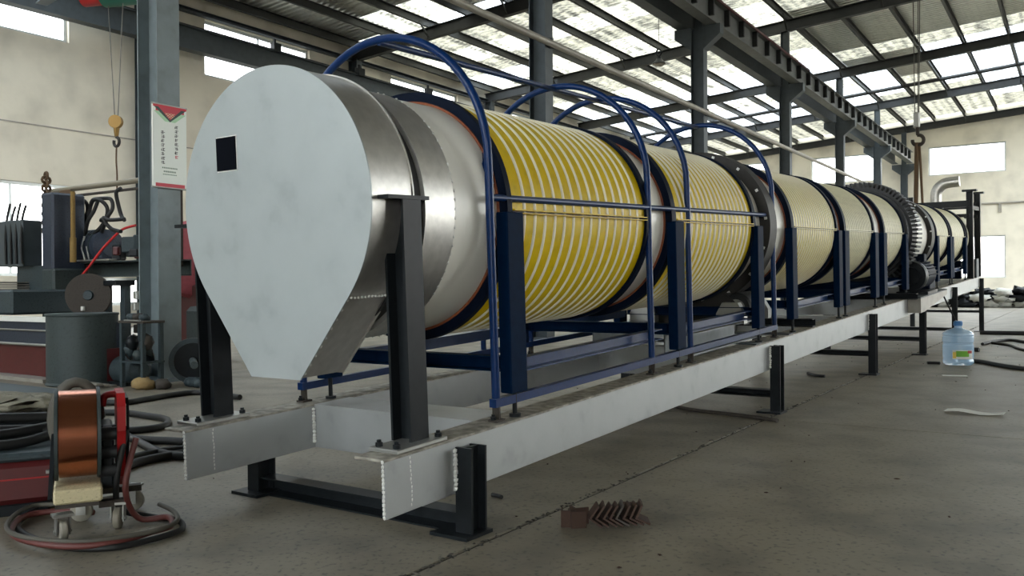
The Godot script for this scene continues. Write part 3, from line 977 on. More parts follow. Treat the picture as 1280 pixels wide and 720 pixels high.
func build_jackets() -> void:
	# a front, a back, radius, shell material, rib count, posts, label
	var J := [
		[0.74, 1.845, 0.461, "yellow", 14, [0.73], "bright yellow heating jacket with widely spaced white ribs, nearest the hood"],
		[2.17, 3.31, 0.461, "yellow_pale", 16, [2.17, 3.375], "second yellow heating jacket with thick cream ribs, behind the second blue hoop"],
		[4.12, 5.25, 0.461, "cream_yellow", 19, [4.07, 5.29], "pale yellow jacket with close cream ribs, just past the dark riding ring"],
		[5.54, 6.56, 0.458, "cream", 22, [5.5, 6.6], "plain cream jacket with faint ribs, fourth from the hood"],
		[7.05, 8.0, 0.458, "cream", 12, [6.97, 8.05], "cream jacket with a few faint ribs, next to the toothed gear ring"],
		[10.12, 11.2, 0.455, "cream", 10, [10.1, 11.18], "cream jacket just beyond the gear ring and second riding ring"],
		[11.4, 12.75, 0.455, "cream", 10, [11.36, 12.7], "last cream jacket at the far end of the drum"],
	]
	for j in J.size():
		var q: Array = J[j]
		var a0: float = q[0]
		var a1: float = q[1]
		var R: float = q[2]
		var dn := func(a: float, n: float) -> float: return n - 0.745 + 0.008 * a
		var o := thing("heating_jacket", q[6], "jacket", TD, Vector3(0, dn.call(a0, 0.0), -(a0 + a1) / 2.0), "ribbed jackets along the drum")
		var m: Material = mats[q[3]]
		for s in [0, 1]:
			var g0 := 0.012 if s == 0 else PI + 0.012
			part("upper_shell" if s == 0 else "lower_shell", mb(o).lathe(Vector3(0, 0, -a0), Vector3(0, 0, -1), [Vector2(0, R), Vector2(a1 - a0, R)], 64, g0, g0 + PI - 0.024), m, o)
		var n: int = q[4]
		for k in n:
			var a := lerpf(a0 + (0.10 if j < 2 else 0.05), a1 - (0.075 if j < 2 else 0.04), float(k) / (n - 1))
			var r := 0.0085 if j == 0 else (0.0105 if j == 1 else 0.0075)
			var pr := []
			for t in 6:
				pr.append(Vector2(-r * cos(PI * t / 5.0), R + 0.75 * r * sin(PI * t / 5.0)))
			part("rib", mb(o).lathe(Vector3(0, 0, -a), Vector3(0, 0, -1), pr, 72), mats.rib if j < 3 else m, o)
		# ledge where the halves meet
		for s in [1.0, -1.0]:
			part("seam_ledge", mb(o).box(Vector3(s * (R + 0.006), 0.006, -(a0 + a1) / 2.0), Vector3(0.03, 0.005, a1 - a0 - 0.02)).box(Vector3(s * (R + 0.006), -0.006, -(a0 + a1) / 2.0), Vector3(0.03, 0.004, a1 - a0 - 0.02)), m, o)
		# end plates with the rust coloured seal
		var wf := 0.03 if j == 0 else (0.05 if j == 1 else 0.06)
		part("end_plate", ring(mb(o), a0 - wf, a0, 0.478, 0.436), mats.navy, o, "navy ring plate at the jacket's end")
		part("end_plate", ring(mb(o), a1, a1 + 0.045, 0.475, 0.436), mats.navy, o, "navy ring plate at the jacket's end")
		part("seal", ring(mb(o), a0 - wf - 0.005, a0 - wf, 0.443, 0.434), mats.orange, o, "rust coloured seal")
		# posts, rails and feet
		var posts: Array = q[5]
		for pa in posts:
			for s in [1.0, -1.0]:
				var p0 := Vector3(s * 0.472, dn.call(pa, 0.09), -pa)
				var p1 := Vector3(s * 0.472, 0.0 - 0.004, -pa)
				var hgt := 0.105 if j < 3 else 0.14
				part("post", mb(o).cbox((p0 + p1) / 2.0, Vector3(0.05, p1.y - p0.y, hgt), 0.004), mats.blue_post, o, "dark blue post")
				var f := mb(o)
				f.cyl(Vector3(s * 0.472, dn.call(pa, 0.0), -pa), Vector3(s * 0.472, dn.call(pa, 0.09), -pa), 0.009, -1, 8)
				f.cyl(Vector3(s * 0.472, dn.call(pa, 0.001), -pa), Vector3(s * 0.472, dn.call(pa, 0.012), -pa), 0.022, -1, 10)
				part("foot_bolt", f, mats.black, o)
			part("cross_rail", mb(o).channel(Vector3(-0.43, dn.call(pa, 0.19), -pa), Vector3(0.43, dn.call(pa, 0.19), -pa), 0.05, 0.055, 0.005, 1.0), mats.blue_post, o, "blue cross rail under the jacket")
		var e0: float = posts[0]
		var e1: float = (2.1 if j == 0 else posts[1])
		for s in [1.0, -1.0]:
			part("side_rail", mb(o).channel(Vector3(s * 0.425, dn.call(e0, 0.175), -e0 - 0.06), Vector3(s * 0.425, dn.call(e1, 0.175), -e1 + 0.06), 0.05, 0.05, 0.005, s), mats.blue, o, "blue side rail under the jacket")

func build_cage() -> void:
	var o := thing("guard_cage", "blue pipe guard cage of four arched hoops over the near part of the drum", "guard", TM, mv(0.62, -2.262, 0.0))
	var tc := -2.262
	var hw := 0.492
	for a in [0.62, 1.88, 2.34, 3.70]:
		var pts := [mv(a, tc + hw, 0.055), mv(a, tc + hw, 0.5), mv(a, tc + hw, 0.9)]
		for k in range(1, 28):
			var g := PI * k / 28.0
			pts.append(mv(a, tc + hw * cos(g), 0.92 + 0.49 * sin(g)))
		pts.append_array([mv(a, tc - hw, 0.9), mv(a, tc - hw, 0.5), mv(a, tc - hw, 0.055)])
		var hp := part("hoop", mb(o).tube(pts, 0.0155, 10), mats.blue, o, "arched blue hoop")
		for s in [1.0, -1.0]:
			part("foot_clip", mb(o).box(mv(a, tc + s * hw, 0.03), Vector3(0.03, 0.06, 0.008)).box(mv(a, tc + s * hw, 0.004), Vector3(0.04, 0.008, 0.05)), mats.machine_brown, hp, "rusty clip at the hoop's foot")
			bolt_part(hp, mv(a - 0.02, tc + s * hw, 0.008))
	for s in [1.0, -1.0]:
		part("middle_rail", mb(o).tube([mv(0.62, tc + s * hw, 0.785), mv(2.0, tc + s * hw, 0.785), mv(3.7, tc + s * hw, 0.785)], 0.0125, 8), mats.blue, o)
		part("bottom_rail", mb(o).bar(mv(0.60, tc + s * hw, 0.066), mv(3.72, tc + s * hw, 0.066), 0.03, 0.03), mats.blue, o)
	part("top_rail", mb(o).tube([mv(0.62, tc, 1.40), mv(2.0, tc, 1.40), mv(3.7, tc, 1.40)], 0.0135, 8), mats.blue, o)

func bolt_part(parent: Node3D, p: Vector3) -> void:
	var b := mb(parent)
	bolt(b, p, Vector3.UP, 0.006, 0.02)
	part("bolt", b, mats.black, parent)

func build_drive() -> void:
	# roller station under the first riding ring
	var o := thing("roller_station", "grey roller support with a black rimmed roller under the first riding ring", "roller", TM, mv(3.6, -2.235, 0.0))
	for s in [1.0, -1.0]:
		var t: float = -2.235 + s * 0.30
		part("roller", mb(o).lathe(mv(3.46, t, 0.20), Vector3(0, 0, -1), [Vector2(0, 0.03), Vector2(0, 0.09), Vector2(0.02, 0.10), Vector2(0.26, 0.10), Vector2(0.28, 0.09), Vector2(0.28, 0.03)], 28), mats.gear, o)
		part("roller_face", mb(o).lathe(mv(3.455, t, 0.20), Vector3(0, 0, -1), [Vector2(0, 0.0), Vector2(0, 0.06), Vector2(0.01, 0.06)], 24), mats.zinc, o)
		for a in [3.38, 3.84]:
			part("bearing_block", mb(o).prism(PackedVector2Array([Vector2(-0.09, 0.0), Vector2(0.09, 0.0), Vector2(0.09, 0.06), Vector2(0.05, 0.13), Vector2(-0.05, 0.13), Vector2(-0.09, 0.06)]), Transform3D(Basis.IDENTITY, mv(a + 0.03, t, 0.115)), 0.06), mats.zinc, o)
		part("base_channel", mb(o).channel(mv(2.55, t, 0.065), mv(3.62, t, 0.065), 0.16, 0.12, 0.008, s), mats.steel_plate, o)
	part("ring_guard", mb(o).prism(PackedVector2Array([Vector2(-0.36, 0.14), Vector2(0.36, 0.14), Vector2(0.36, 0.22), Vector2(0.24, 0.34), Vector2(0.0, 0.262), Vector2(-0.24, 0.34), Vector2(-0.36, 0.22)]), Transform3D(Basis.IDENTITY, mv(3.53, -2.235, -0.04)), 0.10), mats.tire, o, "dark guard plate under the ring")
	for a in [3.28, 3.92]:
		part("bearer", mb(o).span(mv(a - 0.05, -2.79, 0.0), mv(a + 0.05, -1.73, 0.008)), mats.steel_grey, o)
	o = thing("roller_station", "grey roller support under the second riding ring, beyond the motor", "roller", TM, mv(9.7, -2.235, 0.0))
	for s in [1.0, -1.0]:
		var t: float = -2.235 + s * 0.28
		part("roller", mb(o).cyl(mv(9.5, t, 0.11), mv(9.9, t, 0.11), 0.09, -1, 24), mats.gear, o)
		part("base_channel", mb(o).span(mv(9.4, t - 0.08, 0.0), mv(10.0, t + 0.08, 0.02)), mats.steel_grey, o)
	# motor platform beside the beam
	o = thing("motor_platform", "grey steel platform under the drive motor, standing out from the beam", "platform", TM, mv(8.8, -1.7, -0.06))
	part("top_plate", mb(o).span(mv(7.95, -2.0, 0.002), mv(9.75, -1.60, 0.014)), mats.steel_grey, o)
	part("side_channel", mb(o).prism(PackedVector2Array([Vector2(0, 0.0), Vector2(1.8, 0.0), Vector2(1.8, -0.05), Vector2(0.25, -0.15), Vector2(0, -0.15)]), Transform3D(Basis(Vector3(0, 0, -1), Vector3.UP, Vector3(1, 0, 0)), mv(7.95, -1.612, 0.0)), 0.01), mats.conduit, o, "pale side plate")
	part("front_channel", mb(o).span(mv(7.95, -1.725, -0.15), mv(7.96, -1.60, 0.0)), mats.conduit, o)
	part("brace", mb(o).tube([mv(9.5, -1.63, 0.0), drop(mv(10.25, -1.45, 0.0)) + Vector3(0, 0.02, 0)], 0.01, 6), mats.black, o, "thin slanting prop")
	# gear motor
	o = thing("drive_motor", "dark blue geared drive motor with a round end cover beside the gear ring", "motor", TM, mv(8.7, -1.76, 0.014))
	var c := mv(8.35, -1.77, 0.22)
	part("end_cover", mb(o).lathe(c, Vector3(0, 0, -1), [Vector2(0.03, 0), Vector2(0.03, 0.09), Vector2(0, 0.1), Vector2(0, 0.16), Vector2(0.05, 0.17), Vector2(0.1, 0.17)], 32), mats.black, o)
	part("body", mb(o).lathe(c, Vector3(0, 0, -1), [Vector2(0.1, 0.15), Vector2(0.75, 0.15), Vector2(0.8, 0.1), Vector2(0.8, 0)], 32), mats.navy, o)
	for k in 14:
		var g := PI * k / 13.0
		part("cooling_fin", mb(o).box(c + Vector3(cos(g) * 0.16, sin(g) * 0.16, -0.42), Vector3(0.03, 0.006, 0.56), Basis(Vector3(0, 0, 1), g)), mats.navy, o)
	part("foot", mb(o).span(mv(8.45, -1.93, 0.014), mv(9.1, -1.61, 0.045)), mats.black, o)
	part("terminal_box", mb(o).cbox(c + Vector3(0.02, 0.19, -0.35), Vector3(0.16, 0.09, 0.16), 0.008), mats.navy, o)
	part("reducer", mb(o).cbox(mv(9.35, -1.85, 0.16), Vector3(0.3, 0.28, 0.4), 0.02), mats.navy, o)
	part("pinion", mb(o).cyl(mv(8.14, -1.86, 0.42), mv(8.45, -1.86, 0.42), 0.07, -1, 16), mats.gear, o)
	part("pinion_stand", mb(o).span(mv(8.46, -1.90, 0.014), mv(8.52, -1.82, 0.46)), mats.navy, o)
	# far end: discharge casing, elbow duct, black frame and burner pipes
	o = thing("discharge_casing", "grey casing closing the far end of the drum", "casing", TM, mv(13.4, -2.235, 0.0))
	part("drum_cover", mb(o).lathe(mv(13.0, -2.235, 0.64), Vector3(0, 0, -1), [Vector2(0, 0.3), Vector2(0, 0.47), Vector2(0.65, 0.47), Vector2(0.65, 0)], 48), mats.cream, o)
	part("rim", mb(o).lathe(mv(12.93, -2.235, 0.64), Vector3(0, 0, -1), [Vector2(0, 0.44), Vector2(0, 0.48), Vector2(0.07, 0.48), Vector2(0.07, 0.44)], 48), mats.black, o)
	part("support", mb(o).span(mv(13.1, -2.6, 0.0), mv(13.2, -1.87, 0.28)), mats.navy, o)
	o = thing("elbow_duct", "silver elbow duct rising behind the far end of the drum", "duct", TM, mv(13.46, -2.26, 1.0))
	var ep := [mv(13.46, -2.26, 1.02), mv(13.46, -2.26, 1.2), mv(13.46, -2.26, 1.32)]
	for k in range(1, 9):
		var g := PI / 2.0 * k / 8.0
		ep.append(mv(13.46, -2.26 + 0.2 * (1.0 - cos(g)), 1.32 + 0.2 * sin(g)))
	ep.append(mv(13.46, -1.92, 1.53))
	part("pipe", mb(o).tube(ep, 0.085, 20), mats.stainless, o)
	part("collar", mb(o).cyl(mv(13.46, -2.26, 1.02), mv(13.46, -2.26, 1.16), 0.14, 0.09, 24), mats.stainless, o)
	o = thing("pipe_frame", "black steel gantry frame standing at the far end of the beams", "frame", TM, mv(13.6, -1.75, 0.0))
	for q in [[13.2, 1.35], [14.12, 1.35]]:
		var p := part("post", mb(o).ibeam(mv(q[0], -1.75, 0.0), mv(q[0], -1.75, q[1]), 0.09, 0.09, 0.01, 0.012), mats.black, o)
		part("cap", mb(o).box(mv(q[0], -1.75, q[1] + 0.01), Vector3(0.2, 0.03, 0.15)), mats.black, p)
		part("post", mb(o).ibeam(mv(q[0], -2.75, 0.0), mv(q[0], -2.75, q[1]), 0.09, 0.09, 0.01, 0.012), mats.black, o)
		part("cross_beam", mb(o).bar(mv(q[0], -2.75, 1.16), mv(q[0], -1.75, 1.16), 0.08, 0.1), mats.black, o)
		part("cross_beam", mb(o).bar(mv(q[0], -2.75, 0.98), mv(q[0], -1.75, 0.98), 0.06, 0.05), mats.black, o)
	part("side_beam", mb(o).bar(mv(13.2, -1.75, 1.1), mv(14.12, -1.75, 1.1), 0.06, 0.06), mats.black, o)
	o = thing("burner_pipes", "flanged pipes lying across the far end of the frame before the bright window", "pipes", TM, mv(13.0, -2.0, 0.0))
	for q in [[13.55, 0.36, 0.05], [13.75, 0.20, 0.07]]:
		var p := part("pipe", mb(o).cyl(mv(q[0], -2.7, q[1]), mv(q[0], -1.78, q[1]), q[2], -1, 14), mats.steel_grey, o)
		for t in [-2.4, -2.1, -1.82]:
			part("flange", mb(o).cyl(mv(q[0], t, q[1]), mv(q[0], t + 0.03, q[1]), q[2] + 0.05, -1, 14), mats.steel_grey, p)
	part("stand", mb(o).span(mv(13.5, -1.74, 0.0), mv(13.8, -1.70, 0.3)).span(mv(13.5, -2.6, 0.0), mv(13.8, -2.5, 0.3)), mats.steel_grey, o)

# ---------- things around the machine ----------
func p3(list: Array, z: float, dz := 0.0) -> Array:
	var o := []
	for i in list.size():
		o.append(Vector3(list[i][0], list[i][1], z + dz * sin(i * 1.7)))
	return o

func fl(list: Array, y := 0.012) -> Array:
	var o := []
	for q in list:
		o.append(Vector3(q[0], y, q[1]))
	return o

func build_left_machinery() -> void:
	# long low bed with coloured side panels
	var o := thing("machine_bed", "long low machine bed with navy and dark red side panels, at the left edge", "machine", W, Vector3(-8.2, 0, -4.4))
	part("top_beam", mb(o).cbox(Vector3(-9.55, 0.68, -4.35), Vector3(2.9, 0.23, 0.6), 0.02), mats.machine, o)
	part("white_rail", mb(o).span(Vector3(-11.0, 0.515, -4.02), Vector3(-7.0, 0.56, -3.97)), mats.paper, o, "white painted rail")
	part("navy_panel", mb(o).span(Vector3(-11.0, 0.3, -4.3), Vector3(-6.8, 0.515, -4.03)), mats.machine_blue, o)
	part("slide_rail", mb(o).cyl(Vector3(-11, 0.44, -4.0), Vector3(-7.0, 0.44, -4.0), 0.008, -1, 8).cyl(Vector3(-11, 0.315, -4.0), Vector3(-7.0, 0.315, -4.0), 0.012, -1, 8), mats.zinc, o)
	part("red_panel", mb(o).span(Vector3(-11.0, 0.03, -4.3), Vector3(-6.75, 0.3, -4.08)), mats.red_dark, o)
	part("floor_strip", mb(o).span(Vector3(-11.0, 0.0, -4.05), Vector3(-7.35, 0.03, -3.93)), mats.conduit, o)
	# upright machine tower with its beam and motor
	o = thing("hydraulic_machine", "dark hydraulic machine tower with a motor on its ledge, left of the blue column", "machine", W, Vector3(-8.2, 0, -4.9))
	part("tower", mb(o).cbox(Vector3(-8.42, 1.36, -4.72), Vector3(0.2, 0.76, 0.34), 0.02), mats.machine_blue, o)
	part("lower_column", mb(o).cbox(Vector3(-8.4, 0.5, -4.72), Vector3(0.22, 1.0, 0.36), 0.02), mats.machine_green, o)
	part("ledge_beam", mb(o).channel(Vector3(-9.0, 0.99, -4.95), Vector3(-6.9, 0.99, -4.95), 0.25, 0.15, 0.012, 1.0), mats.machine_green, o)
	var m := part("motor", mb(o).lathe(Vector3(-8.72, 1.22, -5.0), Vector3(1, 0, 0), [Vector2(0, 0), Vector2(0.02, 0.14), Vector2(0.1, 0.17), Vector2(0.62, 0.17), Vector2(0.66, 0.1), Vector2(0.66, 0)], 28), mats.machine_blue, o)
	for k in 5:
		part("cooling_band", mb(o).lathe(Vector3(-8.55 + 0.09 * k, 1.22, -5.0), Vector3(1, 0, 0), [Vector2(0, 0.16), Vector2(0, 0.178), Vector2(0.02, 0.178), Vector2(0.02, 0.16)], 24), mats.machine, m)
	for k in 14:
		var c := Vector3(-8.0 + rng.randf() * 0.95, 1.1 + rng.randf() * 0.2, -5.05 + rng.randf() * 0.2)
		part("valve", mb(o).cbox(c, Vector3(rng.randf_range(0.06, 0.16), rng.randf_range(0.06, 0.2), 0.1), 0.01, Basis(Vector3.UP, rng.randf())), [mats.machine, mats.machine_green, mats.machine_brown, mats.black, mats.red_dark][k % 5], o)
	part("tray_plate", mb(o).span(Vector3(-8.35, 1.07, -4.95), Vector3(-7.75, 1.085, -4.78)), mats.zinc, o)
	var lever := mb(o)
	lever.tube([Vector3(-8.27, 1.09, -4.85), Vector3(-8.29, 1.2, -4.83), Vector3(-8.26, 1.32, -4.84)], 0.012, 6).tube([Vector3(-8.2, 1.09, -4.85), Vector3(-8.21, 1.22, -4.83)], 0.01, 6)
	part("lever", lever, mats.zinc, o, "small pale control levers")
	part("post", mb(o).cbox(Vector3(-7.56, 0.42, -4.62), Vector3(0.1, 0.84, 0.1), 0.008).cbox(Vector3(-7.36, 0.42, -4.7), Vector3(0.07, 0.84, 0.07), 0.006), mats.machine, o)
	part("post_cap", mb(o).cbox(Vector3(-7.46, 0.85, -4.65), Vector3(0.36, 0.05, 0.2), 0.006), mats.black, o)
	for k in 5:
		part("fitting", mb(o).cbox(Vector3(-7.05 + 0.02 * sin(k * 2.0), 0.34 + 0.1 * k, -4.6), Vector3(0.05, 0.075, 0.05), 0.008), mats.zinc if k > 1 else mats.machine_brown, o)
	part("worn_plate", mb(o).span(Vector3(-7.7, 0.60, -4.44), Vector3(-7.58, 0.64, -4.42)), mats.paper, o, "small white plate")
	# coil of brown chain on top of the tower
	var ch := thing("chain_coil", "brown coil of chain hanging on the corner of the machine tower", "chain", W, Vector3(-8.95, 1.4, -4.7))
	for k in 15:
		var pts := []
		for s in 10:
			var g := TAU * s / 10.0
			pts.append(Vector3(-8.55 + 0.055 * cos(g) * (1.0 if k % 2 == 0 else 0.3), 1.92 - 0.042 * k + 0.035 * sin(g), -4.62 + 0.05 * cos(g) * (0.3 if k % 2 == 0 else 1.0)))
		part("link", mb(ch).tube(pts, 0.014, 6, true), mats.rope if k < 9 else mats.machine_brown, ch)
	# grey control box
	o = thing("control_box", "grey electrical box with cables entering the top, left of the machine tower", "box", W, Vector3(-9.2, 1.0, -4.55))
	part("cabinet", mb(o).cbox(Vector3(-8.93, 1.255, -4.55), Vector3(0.5, 0.46, 0.2), 0.012), mats.steel_grey, o)
	for k in 4:
		var x := -9.0 + 0.1 * k
		part("cable", mb(o).tube(curve([Vector3(x, 1.66 - 0.03 * (k % 2), -4.5), Vector3(x - 0.01, 1.5, -4.47), Vector3(x + 0.02, 1.3, -4.44), Vector3(x + 0.03, 1.05, -4.44)]), 0.013, 6), mats.cable, o)
	part("bracket", mb(o).span(Vector3(-9.0, 0.79, -4.62), Vector3(-8.5, 1.03, -4.56)), mats.machine, o)
	o = thing("sheet_stack", "flat pile of pale sheet metal below the low left window", "sheets", W, Vector3(-9.3, 0.8, -4.4))
	for k in 4:
		part("sheet", mb(o).box(Vector3(-9.2 + 0.03 * k, 0.8 + 0.022 * k, -4.35), Vector3(0.9 - 0.05 * k, 0.012, 0.4), Basis(Vector3.UP, 0.08 * k)), mats.conduit, o)
	# ochre pipe
	solo("upright_pipe", MB.new(Vector3(-8.22, 1.06, -4.7)).cyl(Vector3(-8.22, 1.06, -4.7), Vector3(-8.22, 1.75, -4.7), 0.022, -1, 10).cyl(Vector3(-8.22, 1.06, -4.7), Vector3(-8.22, 1.3, -4.7), 0.03, -1, 10), mats.ochre, "upright ochre pipe beside the machine tower", "pipe", W, Vector3(-8.22, 1.06, -4.7))
	# festoon rail and cables
	o = thing("festoon_rail", "pair of tan pipes above the machine carrying looped cables", "rail", W, Vector3(-8.0, 1.75, -5.0))
	part("upper_pipe", mb(o).tube([Vector3(-9.15, 1.84, -5.0), Vector3(-8.0, 1.84, -5.0), Vector3(-6.9, 1.85, -5.0)], 0.028, 8), mats.pipe_tan, o)
	part("lower_pipe", mb(o).tube([Vector3(-8.85, 1.765, -5.0), Vector3(-8.0, 1.765, -5.0), Vector3(-6.9, 1.77, -5.0)], 0.014, 8), mats.machine_brown, o)
	part("end_bracket", mb(o).cbox(Vector3(-8.85, 1.80, -5.0), Vector3(0.2, 0.07, 0.06), 0.008), mats.rope, o)
	part("hanger", mb(o).span(Vector3(-8.78, 1.05, -5.03), Vector3(-8.74, 1.8, -4.99)).span(Vector3(-7.0, 1.0, -5.03), Vector3(-6.96, 1.85, -4.99)), mats.machine_brown, o)
	var loops := [
		[[-8.84, 1.46], [-8.72, 1.48], [-8.59, 1.57], [-8.48, 1.67], [-8.41, 1.69], [-8.34, 1.65], [-8.39, 1.56], [-8.54, 1.46], [-8.67, 1.41], [-8.8, 1.42]],
		[[-8.81, 1.39], [-8.6, 1.34], [-8.41, 1.46], [-8.32, 1.62], [-8.23, 1.68], [-8.11, 1.69], [-7.96, 1.68], [-7.92, 1.59], [-7.96, 1.5], [-8.05, 1.4], [-8.13, 1.34]],
		[[-8.65, 1.35], [-8.47, 1.35], [-8.34, 1.46], [-8.29, 1.63], [-8.18, 1.68], [-8.04, 1.66], [-7.99, 1.58], [-8.05, 1.45], [-8.19, 1.34], [-8.33, 1.34]],
		[[-8.95, 1.71], [-8.87, 1.76], [-8.81, 1.72], [-8.75, 1.61], [-8.71, 1.5], [-8.68, 1.44]],
		[[-8.33, 1.30], [-8.24, 1.46], [-8.17, 1.57], [-8.11, 1.69]],
		[[-8.6, 1.42], [-8.47, 1.57], [-8.44, 1.70]],
		[[-7.66, 1.76], [-7.71, 1.72], [-7.72, 1.61], [-7.69, 1.5], [-7.6, 1.45]],
		[[-7.94, 1.49], [-7.81, 1.46], [-7.6, 1.46]],
		[[-8.45, 1.34], [-8.38, 1.47], [-8.34, 1.68]],
		[[-7.94, 1.46], [-7.88, 1.47], [-7.84, 1.41], [-7.78, 1.37], [-7.6, 1.34]],
	]
	for k in loops.size():
		var pts := curve(p3(loops[k], -4.93 + 0.012 * k, 0.02))
		solo("festoon_cable", MB.new(pts[0]).tube(pts, 0.019, 7), mats.cable, ["black cable looping from the machine tower, first of the hanging loops", "widest black cable loop under the tan rail", "black cable loop nested inside the widest loop", "short black cable arching over the ochre pipe", "black cable strand crossing the middle of the loops", "short black cable strand left of the loops' middle", "black cable hanging in a bow beside the blue column", "black cable running level toward the blue column", "black cable strand rising where the loops meet", "black cable zigzagging below the level cable by the column"][k], "cable", W, pts[0], "black cables looped above the machine")
	var rh := curve([Vector3(-8.17, 0.89, -4.72), Vector3(-8.05, 1.0, -4.75), Vector3(-7.89, 1.18, -4.8), Vector3(-7.75, 1.31, -4.85), Vector3(-7.65, 1.37, -4.87), Vector3(-7.5, 1.4, -4.9)])
	solo("red_hose", MB.new(rh[0]).tube(rh, 0.012, 8), mats.hose_red, "bright red hose slanting up across the machine toward the blue column", "hose", W, rh[0])
	# brown disc, tank, motor, wheel, tray
	o = thing("steel_disc", "brown steel disc standing upright above the grey green tank", "disc", W, Vector3(-7.8, 0.56, -4.5))
	part("disc", mb(o).lathe(Vector3(-7.6, 0.74, -4.5), Vector3(0.7, 0, 0.8), [Vector2(0, 0), Vector2(0, 0.2), Vector2(0.05, 0.2), Vector2(0.05, 0.0)], 36), mats.machine_brown, o)
	part("hub", mb(o).lathe(Vector3(-7.57, 0.74, -4.47), Vector3(0.7, 0, 0.8), [Vector2(0, 0.05), Vector2(0.03, 0.04), Vector2(0.03, 0)], 16), mats.machine, o)
	part("stand", mb(o).span(Vector3(-7.76, 0.0, -4.6), Vector3(-7.6, 0.6, -4.48)), mats.machine, o)
	o = thing("steel_tank", "grey green round steel tank standing on the floor before the red panel", "tank", W, Vector3(-7.15, 0, -4.0))
	var tc := Vector3(-7.02, 0, -4.09)
	part("body", mb(o).lathe(tc, Vector3.UP, [Vector2(0, 0.275), Vector2(0.012, 0.287), Vector2(0.03, 0.275), Vector2(0.57, 0.275), Vector2(0.58, 0.283), Vector2(0.595, 0.283), Vector2(0.595, 0.265), Vector2(0.58, 0.0)], 48), mats.machine_green, o)
	o = thing("blue_motor", "small blue electric motor lying on the floor behind the tank", "motor", W, Vector3(-6.75, 0, -4.25))
	part("body", mb(o).lathe(Vector3(-6.95, 0.12, -4.25), Vector3(1, 0, -0.1), [Vector2(0, 0), Vector2(0.01, 0.09), Vector2(0.05, 0.115), Vector2(0.13, 0.115)], 24), mats.blue_post, o)
	part("housing", mb(o).lathe(Vector3(-6.82, 0.12, -4.263), Vector3(1, 0, -0.1), [Vector2(0, 0.115), Vector2(0.3, 0.11), Vector2(0.34, 0.06), Vector2(0.34, 0)], 24), mats.machine, o)
	part("foot", mb(o).span(Vector3(-6.9, 0, -4.35), Vector3(-6.5, 0.03, -4.15)), mats.black, o)
	o = thing("cable_reel", "dark spoked wheel on an axle beside the black hood post", "wheel", W, Vector3(-6.2, 0, -4.45))
	var wc := Vector3(-6.25, 0.19, -4.6)
	part("rim", mb(o).lathe(wc, Vector3(1, 0, 0.7), [Vector2(0, 0.15), Vector2(0, 0.19), Vector2(0.05, 0.19), Vector2(0.05, 0.15), Vector2(0, 0.15)], 32), mats.machine, o)
	part("disc", mb(o).lathe(wc + Vector3(0.01, 0, 0.0), Vector3(1, 0, 0.7), [Vector2(0, 0), Vector2(0, 0.155), Vector2(0.02, 0.155), Vector2(0.02, 0)], 32), mats.black, o)
	part("axle", mb(o).cyl(wc, wc + Vector3(0.4, 0.0, 0.28), 0.03, -1, 12), mats.machine_green, o)
	for k in 4:
		part("lump", mb(o).blob(wc + Vector3(0.22 + 0.06 * k, -0.15, 0.18), Vector3(0.06, 0.045, 0.06), 20 + k, 0.4, 8), mats.machine, o)
	o = thing("work_stand", "cluttered low work stand with a thin tray top in front of the blue column", "stand", W, Vector3(-6.5, 0, -4.2))
	part("tray", mb(o).cbox(Vector3(-6.36, 0.53, -4.2), Vector3(0.34, 0.02, 0.2), 0.004), mats.machine_brown, o)
	part("tray_edge", mb(o).span(Vector3(-6.4, 0.54, -4.09), Vector3(-6.2, 0.55, -4.07)), mats.zinc, o)
	for q in [[-6.5, -4.28], [-6.22, -4.28], [-6.5, -4.12], [-6.22, -4.12]]:
		part("leg", mb(o).span(Vector3(q[0] - 0.015, 0, q[1] - 0.015), Vector3(q[0] + 0.015, 0.53, q[1] + 0.015)), mats.machine, o)
	part("shelf", mb(o).span(Vector3(-6.52, 0.2, -4.3), Vector3(-6.2, 0.215, -4.1)), mats.machine, o)
	for k in 9:
		solo("scrap_lump", MB.new(Vector3(-6.6 + 0.06 * k, 0.215, -4.15)).blob(Vector3(-6.5 + 0.033 * k, 0.26 + 0.05 * (k % 3), -4.2 + 0.04 * sin(k)), Vector3(0.05, 0.05 + 0.01 * (k % 3), 0.05), 40 + k, 0.5, 8), [mats.machine_brown, mats.machine, mats.black, mats.machine_green][k % 4], "greasy metal part heaped on the shelf of the work stand", "scrap", W, Vector3(-6.6 + 0.06 * k, 0.215, -4.15), "metal parts on the work stand")
	for k in 3:
		solo("scrap_lump", MB.new(Vector3(-6.5 + 0.09 * k, 0.54, -4.2)).blob(Vector3(-6.5 + 0.09 * k, 0.565, -4.2), Vector3(0.05, 0.03, 0.04), 60 + k, 0.5, 8), [mats.machine, mats.machine_brown, mats.machine][k], "small dark metal part lying %s on the tray of the work stand" % ["farthest left", "in the middle", "farthest right"][k], "scrap", W, Vector3(-6.5 + 0.09 * k, 0.54, -4.2), "metal parts on the tray")
	# red machine behind the column
	o = thing("red_machine", "pale red rounded machine casing half hidden behind the hood's front plate", "machine", W, Vector3(-8.2, 0, -6.0))
	part("casing", mb(o).lathe(Vector3(-8.35, 1.12, -6.3), Vector3(0.55, 0, 0.83), [Vector2(0, 0), Vector2(0, 0.42), Vector2(0.25, 0.44), Vector2(0.28, 0.4), Vector2(0.28, 0)], 40), mats.red_pale, o)
	part("stand", mb(o).cbox(Vector3(-8.25, 0.42, -6.2), Vector3(0.5, 0.84, 0.3), 0.02), mats.red_dark, o)
	part("guard", mb(o).cbox(Vector3(-7.95, 0.35, -6.0), Vector3(0.3, 0.5, 0.3), 0.05), mats.machine_green, o)
